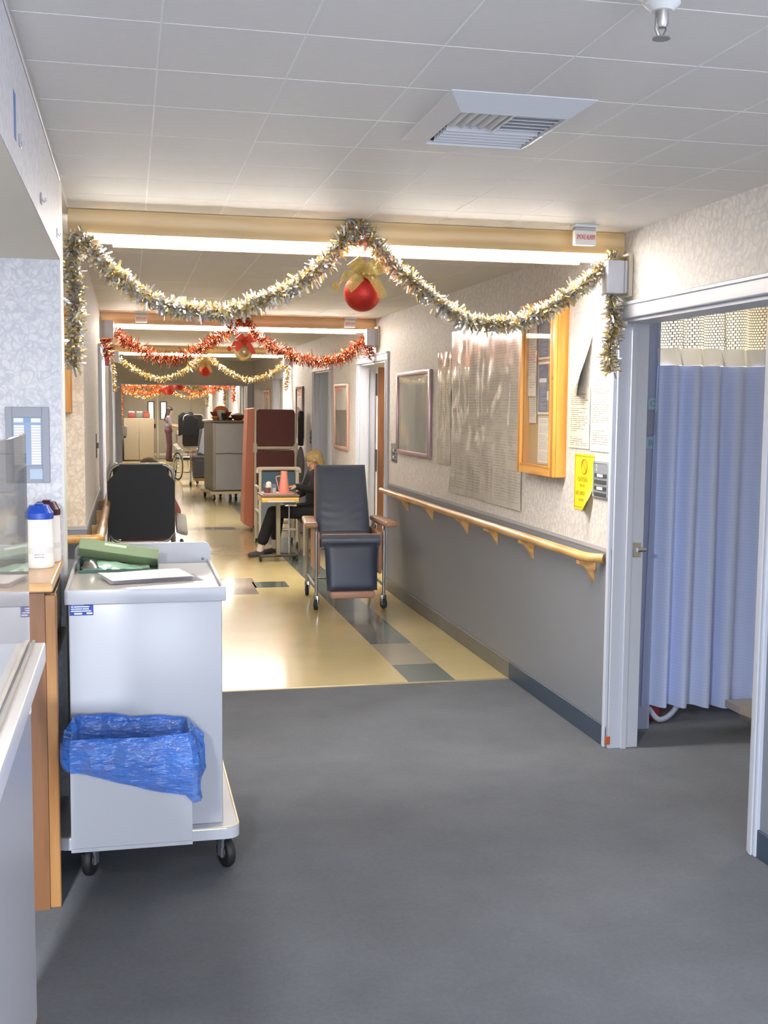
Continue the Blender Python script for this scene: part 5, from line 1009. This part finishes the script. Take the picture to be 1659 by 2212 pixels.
# ------------------------------------------------------------------ people: tapered limbs fused into one continuous skin by a voxel remesh
def capsule(g, p0, r0, p1, r1, n=14):
    p0, p1 = Vector(p0), Vector(p1); d = p1-p0; L = d.length or 1e-6; t = d/L; a = t.orthogonal().normalized(); b = t.cross(a); rings = []
    prof = [(-r0*math.cos(k*PI/10), r0*math.sin(k*PI/10)) for k in range(1, 6)]+[(L+r1*math.sin(k*PI/10), r1*math.cos(k*PI/10)) for k in range(0, 5)]
    for s, r in prof: rings.append([g.bm.verts.new(p0+t*s+r*(math.cos(2*PI*k/n)*a+math.sin(2*PI*k/n)*b)) for k in range(n)])
    for A, B in zip(rings, rings[1:]):
        for k in range(n): g.bm.faces.new((A[k], A[(k+1) % n], B[(k+1) % n], B[k]))
    g.bm.faces.new(rings[0][::-1]); g.bm.faces.new(rings[-1])
def fused(name, caps, mats, parent, voxel, smooth=3):
    """caps: (p0, r0, p1, r1, material key); material of a face = nearest limb"""
    g = G()
    for c in caps: capsule(g, *c[:4])
    me = g.mesh(name+'_raw', mats[0][1], True); o = bpy.data.objects.new('tmp_body', me); COL.objects.link(o)
    r = o.modifiers.new('r', 'REMESH'); r.mode = 'VOXEL'; r.voxel_size = voxel; r.use_smooth_shade = True
    s = o.modifiers.new('s', 'SMOOTH'); s.factor = 0.5; s.iterations = smooth
    dg = bpy.context.evaluated_depsgraph_get(); m2 = bpy.data.meshes.new_from_object(o.evaluated_get(dg)); bpy.data.objects.remove(o)
    m2.materials.clear(); keys = [k for k, _ in mats]
    for k, m in mats: m2.materials.append(m)
    segs = [(Vector(c[0]), Vector(c[2]), c[1], c[3], keys.index(c[4])) for c in caps]
    for p in m2.polygons:
        q = p.center; best = 1e9; bi = 0
        for a, b, ra, rb, i in segs:
            ab = b-a; tt = max(0, min(1, (q-a).dot(ab)/(ab.length_squared or 1e-9))); dd = (q-(a+ab*tt)).length-(ra+(rb-ra)*tt)
            if dd < best: best, bi = dd, i
        p.material_index = bi; p.use_smooth = True
    m2.name = name
    return link(name, m2, parent)
def hand(caps, wrist, d, up, key, s=1.0):
    """palm, four bent fingers of unequal length and a thumb leaving the palm's side"""
    w = Vector(wrist); d = Vector(d).normalized(); up = Vector(up).normalized(); sd = d.cross(up).normalized()
    pal = w+d*0.075*s
    for k in (-1, 0, 1): caps.append((w+sd*0.012*k*s, 0.015*s, pal+sd*0.022*k*s, 0.013*s, key))
    for k, L in zip((-1.5, -0.5, 0.5, 1.5), (0.055, 0.068, 0.072, 0.062)):
        a = pal+sd*0.019*k*s; b = a+(d*0.9-up*0.25)*L*0.55*s; c = b+(d*0.5-up*0.8)*L*0.5*s
        caps.append((a, 0.0092*s, b, 0.0085*s, key)); caps.append((b, 0.0085*s, c, 0.0072*s, key))
    a = w+d*0.02*s-sd*0.03*s; b = a+(d*0.6-sd*0.7-up*0.3)*0.04*s; c = b+(d*0.9-sd*0.1-up*0.4)*0.03*s
    caps.append((a, 0.011*s, b, 0.0095*s, key)); caps.append((b, 0.0095*s, c, 0.008*s, key))
def head(caps, c, f, key, s=1.0, lipkey=None):
    """skull, jaw, nose and ears; f = facing direction (horizontal-ish)"""
    c = Vector(c); f = Vector(f).normalized(); sd = Vector((0, 0, 1)).cross(f).normalized(); up = f.cross(sd).normalized()
    caps.append((c-f*0.025*s+up*0.03*s, 0.078*s, c+f*0.015*s+up*0.025*s, 0.074*s, key)); caps.append((c+f*0.02*s+up*0.0*s, 0.066*s, c+f*0.045*s-up*0.075*s, 0.038*s, key))
    caps.append((c+f*0.083*s+up*0.008*s, 0.008*s, c+f*0.102*s-up*0.022*s, 0.012*s, key))
    for q in (-1, 1): caps.append((c+sd*0.076*q*s-f*0.008*s+up*0.012*s, 0.012*s, c+sd*0.078*q*s-f*0.006*s-up*0.02*s, 0.009*s, key))
    return f, sd, up
def face_parts(t, c, f, sd, up, s=1.0):
    c = Vector(c)
    for q in (-1, 1):
        e = part('eye', G().ball(c+f*0.082*s+sd*0.03*q*s+up*0.012*s, 0.0105*s, 10), M('eye_white', '#d8d3cb', 0.3), t)
        part('iris', G().ball(c+f*0.0895*s+sd*0.03*q*s+up*0.012*s, 0.005*s, 8), M('iris_dark', '#3a2c22', 0.2), e)
        part('eyebrow', G().tube([c+f*0.088*s+sd*(0.014*q)*s+up*0.034*s, c+f*0.083*s+sd*(0.045*q)*s+up*0.034*s], 0.004*s, 6), M('brow', '#7d6648', 0.8), t)
    part('mouth', G().tube([c+f*0.078*s-sd*0.022*s-up*0.055*s, c+f*0.086*s-up*0.053*s, c+f*0.078*s+sd*0.022*s-up*0.055*s], 0.0055*s, 6), M('lips', '#a8645a', 0.5), t)
BLK = M('black_knit', '#17161a', 0.85, var=(30, '#222026', 0.5), bump=(200, 0.1)); SOCK = M('white_sock', '#d8cdc2', 0.85); SHOE = M('dark_slipper', '#3c3538', 0.6)
def seated_woman():
    L = (2.02, 12.35, 0.0); o = Vector(L)
    t = thing('person', 'seated person in black with short blond hair, hand on the overbed table', 'person', L)
    W = lambda x, y, z: Vector((x, y, z))-o
    c = []
    pel = W(2.02, 12.36, 0.50); ch = W(1.99, 12.33, 0.80)
    for k in (-1, 1): c.append((pel+Vector((0, 0.075*k, 0)), 0.105, W(2.0, 12.34+0.06*k, 0.68), 0.095, 'b')); c.append((W(2.0, 12.34+0.06*k, 0.68), 0.095, ch+Vector((0, 0.085*k, 0.02)), 0.095, 'b'))
    c.append((W(1.985, 12.16, 0.885), 0.058, W(1.985, 12.50, 0.885), 0.058, 'b'))
    c.append((W(1.985, 12.33, 0.90), 0.05, W(1.975, 12.32, 0.96), 0.046, 's'))
    hc = W(1.985, 12.31, 1.025); f, sd, up = head(c, hc, (-0.86, -0.42, -0.30), 's', 0.94)
    # near arm on the table, far arm on the lap
    c += [(W(1.98, 12.15, 0.875), 0.055, W(1.90, 12.03, 0.735), 0.045, 'b'), (W(1.90, 12.03, 0.735), 0.045, W(1.735, 11.94, 0.775), 0.034, 'b'), (W(1.735, 11.94, 0.775), 0.025, W(1.71, 11.93, 0.775), 0.023, 's')]
    hand(c, W(1.715, 11.932, 0.775), (-0.95, -0.2, 0.0), (0, 0, 1), 's', 0.95)
    c += [(W(1.98, 12.51, 0.875), 0.055, W(1.90, 12.6, 0.66), 0.045, 'b'), (W(1.90, 12.6, 0.66), 0.043, W(1.74, 12.5, 0.60), 0.033, 'b')]
    hand(c, W(1.73, 12.49, 0.60), (-0.9, -0.4, -0.1), (0, 0, 1), 's', 0.95)
    # legs: near leg stretched to the left, far leg bent
    c += [(pel+Vector((0, -0.10, -0.02)), 0.095, W(1.50, 12.12, 0.49), 0.066, 'b'), (W(1.50, 12.12, 0.49), 0.066, W(1.39, 12.10, 0.19), 0.062, 'b'), (W(1.385, 12.10, 0.17), 0.038, W(1.36, 12.1, 0.085), 0.036, 'w'),
          (W(1.38, 12.1, 0.045), 0.036, W(1.255, 12.085, 0.032), 0.03, 'k')]
    c += [(pel+Vector((0, 0.08, -0.02)), 0.095, W(1.60, 12.34, 0.48), 0.066, 'b'), (W(1.60, 12.34, 0.48), 0.064, W(1.56, 12.33, 0.21), 0.058, 'b'), (W(1.56, 12.33, 0.19), 0.038, W(1.545, 12.33, 0.085), 0.035, 'w'),
          (W(1.565, 12.33, 0.045), 0.036, W(1.43, 12.31, 0.032), 0.03, 'k')]
    b = fused('body', c, [('b', BLK), ('s', SKIN), ('w', SOCK), ('k', SHOE)], t, 0.0068)
    face_parts(b, hc, f, sd, up, 0.94)
    hr = []; s = 0.94; BL = M('blond_hair', '#b9a06e', 0.55, var=(60, '#8d774c', 0.9))
    hr.append((hc-f*0.03+up*0.045, 0.082, hc+f*0.02+up*0.052, 0.072, 'h'))
    for a in range(-5, 6):
        an = a*0.30; d = (-f*math.cos(an)+sd*math.sin(an)); st = hc+d*0.062+up*0.05; hr.append((st, 0.036, hc+d*0.084-up*0.075-f*0.01, 0.022, 'h'))
    hr.append((hc+f*0.05+sd*0.02+up*0.085, 0.02, hc+f*0.045-sd*0.07+up*0.02, 0.014, 'h'))
    hr.append((hc+f*0.05-sd*0.01+up*0.085, 0.02, hc+f*0.045+sd*0.07+up*0.02, 0.014, 'h'))
    fused('hair', hr, [('h', BL)], t, 0.007, 2)
    # the chair that carries this person
    t2 = thing('side_chair', 'dark side chair under the person in black', 'chair', (2.03, 12.36, 0)); CM = M('chair_dark', '#2a2a2e', 0.5)
    part('seat', G().box(-0.2, 0.17, -0.21, 0.21, 0.35, 0.395, 0.015, 2), CM, t2); part('backrest', G().box(0.15, 0.18, -0.2, 0.2, 0.55, 0.84, 0.01, 2), CM, t2)
    for x, y in ((-0.18, -0.19), (-0.18, 0.19), (0.15, -0.19), (0.15, 0.19)): part('leg', G().cyl((x, y, 0), (x, y, 0.84 if x > 0 else 0.36), 0.012, 8), PVC, t2)
seated_woman()
def far_nurse():
    t = thing('person', 'standing person with long dark hair, patterned top and maroon trousers at the far end', 'person', (1.10, 33.15, 0))
    k = 0.92; V = lambda x, y, z: Vector((x*k, y*k, z*k)); c = []
    c += [(V(0, -0.08, 0.96), 0.115, V(0, 0.08, 0.96), 0.115, 'm'), (V(0, -0.07, 1.12), 0.105, V(0, 0.07, 1.12), 0.105, 't'), (V(0, -0.09, 1.3), 0.10, V(0, 0.09, 1.3), 0.10, 't'), (V(-0.005, -0.15, 1.38), 0.055, V(-0.005, 0.15, 1.38), 0.055, 't'), (V(0.0, 0, 1.4), 0.045, V(0.02, 0, 1.48), 0.043, 's')]
    hc = V(0.03, 0, 1.58); f, sd, up = head(c, hc, (0.9, 0.25, -0.25), 's', 0.95)
    for s in (-1, 1):
        c += [(V(0, 0.09*s, 0.92), 0.092, V(0.03+0.02*s, 0.095*s, 0.5), 0.064, 'm'), (V(0.03+0.02*s, 0.095*s, 0.5), 0.062, V(0.0+0.04*s, 0.09*s, 0.1), 0.055, 'm'), (V(0.0+0.04*s, 0.09*s, 0.05), 0.04, V(0.14+0.04*s, 0.09*s, 0.035), 0.034, 'k')]
        c += [(V(0, 0.17*s, 1.37), 0.054, V(0.06, 0.2*s, 1.14), 0.045, 't'), (V(0.06, 0.2*s, 1.14), 0.036, V(0.30, 0.15*s, 1.10+0.03*s), 0.027, 's')]
        hand(c, V(0.30, 0.15*s, 1.10+0.03*s), (1, -0.1*s, 0), (0, 0, 1), 's', 0.95)
    b = fused('body', c, [('m', M('maroon_trousers', '#5a3a44', 0.8)), ('t', M('patterned_top', '#a9a0a2', 0.8, var=(70, '#6d5f6a', 1.0))), ('s', SKIN), ('k', BLACKP)], t, 0.012)
    face_parts(b, hc, f, sd, up, 0.95)
    hr = [(hc-f*0.03+up*0.04, 0.084, hc+f*0.015+up*0.048, 0.075, 'h')]
    for a in range(-4, 5):
        an = a*0.3; d = (-f*math.cos(an)+sd*math.sin(an)); hr.append((hc+d*0.06+up*0.04, 0.036, hc+d*0.1-Vector((0.03, 0, 0.30-0.03*abs(a))), 0.026, 'h'))
    fused('hair', hr, [('h', M('black_hair', '#1e1816', 0.5))], t, 0.011, 2)
far_nurse()
def wheelchair_user():
    t = thing('person', 'person sitting in the high backed wheelchair, only brown hair showing above it', 'person', (0.10, 8.86, 0.5))
    c = []; V = lambda x, y, z: Vector((x, y, z-0.5))
    c += [(V(-0.09, 0.0, 0.59), 0.085, V(0.09, 0.0, 0.59), 0.085, 'p'), (V(-0.08, 0.0, 0.8), 0.10, V(0.08, 0.0, 0.8), 0.10, 'p'), (V(-0.14, 0.0, 0.97), 0.055, V(0.14, 0.0, 0.97), 0.055, 'p'), (V(0, 0.01, 1.0), 0.045, V(0, 0.03, 1.06), 0.042, 's')]
    hc = V(0.05, 0.05, 1.105); f, sd, up = head(c, hc, (0.1, 0.9, -0.5), 's', 0.92)
    for s in (-1, 1):
        c += [(V(0.17*s, 0.0, 0.95), 0.05, V(0.25*s, 0.12, 0.80), 0.042, 'p'), (V(0.25*s, 0.12, 0.80), 0.04, V(0.24*s, 0.34, 0.80), 0.03, 'p')]; hand(c, V(0.24*s, 0.35, 0.80), (0.1, 1, -0.1), (0, 0, 1), 's', 0.9)
        c += [(V(0.09*s, 0.0, 0.59), 0.075, V(0.11*s, 0.42, 0.585), 0.066, 'd'), (V(0.11*s, 0.42, 0.585), 0.062, V(0.12*s, 0.52, 0.24), 0.05, 'd'), (V(0.12*s, 0.50, 0.20), 0.035, V(0.12*s, 0.62, 0.185), 0.033, 'd')]
    b = fused('body', c, [('p', M('rose_blouse', '#b0706c', 0.8)), ('s', SKIN), ('d', M('dark_trousers', '#26262c', 0.85))], t, 0.009)
    face_parts(b, hc, f, sd, up, 0.92)
    hr = [(hc-f*0.03+up*0.04, 0.082, hc+f*0.015+up*0.046, 0.072, 'h')]
    for a in range(-4, 5):
        an = a*0.32; d = (-f*math.cos(an)+sd*math.sin(an)); hr.append((hc+d*0.06+up*0.04, 0.034, hc+d*0.078-up*0.06, 0.024, 'h'))
    fused('hair', hr, [('h', M('grey_brown_hair', '#8a7355', 0.7, var=(60, '#5f4d38', 0.8)))], t, 0.009, 2)
wheelchair_user()
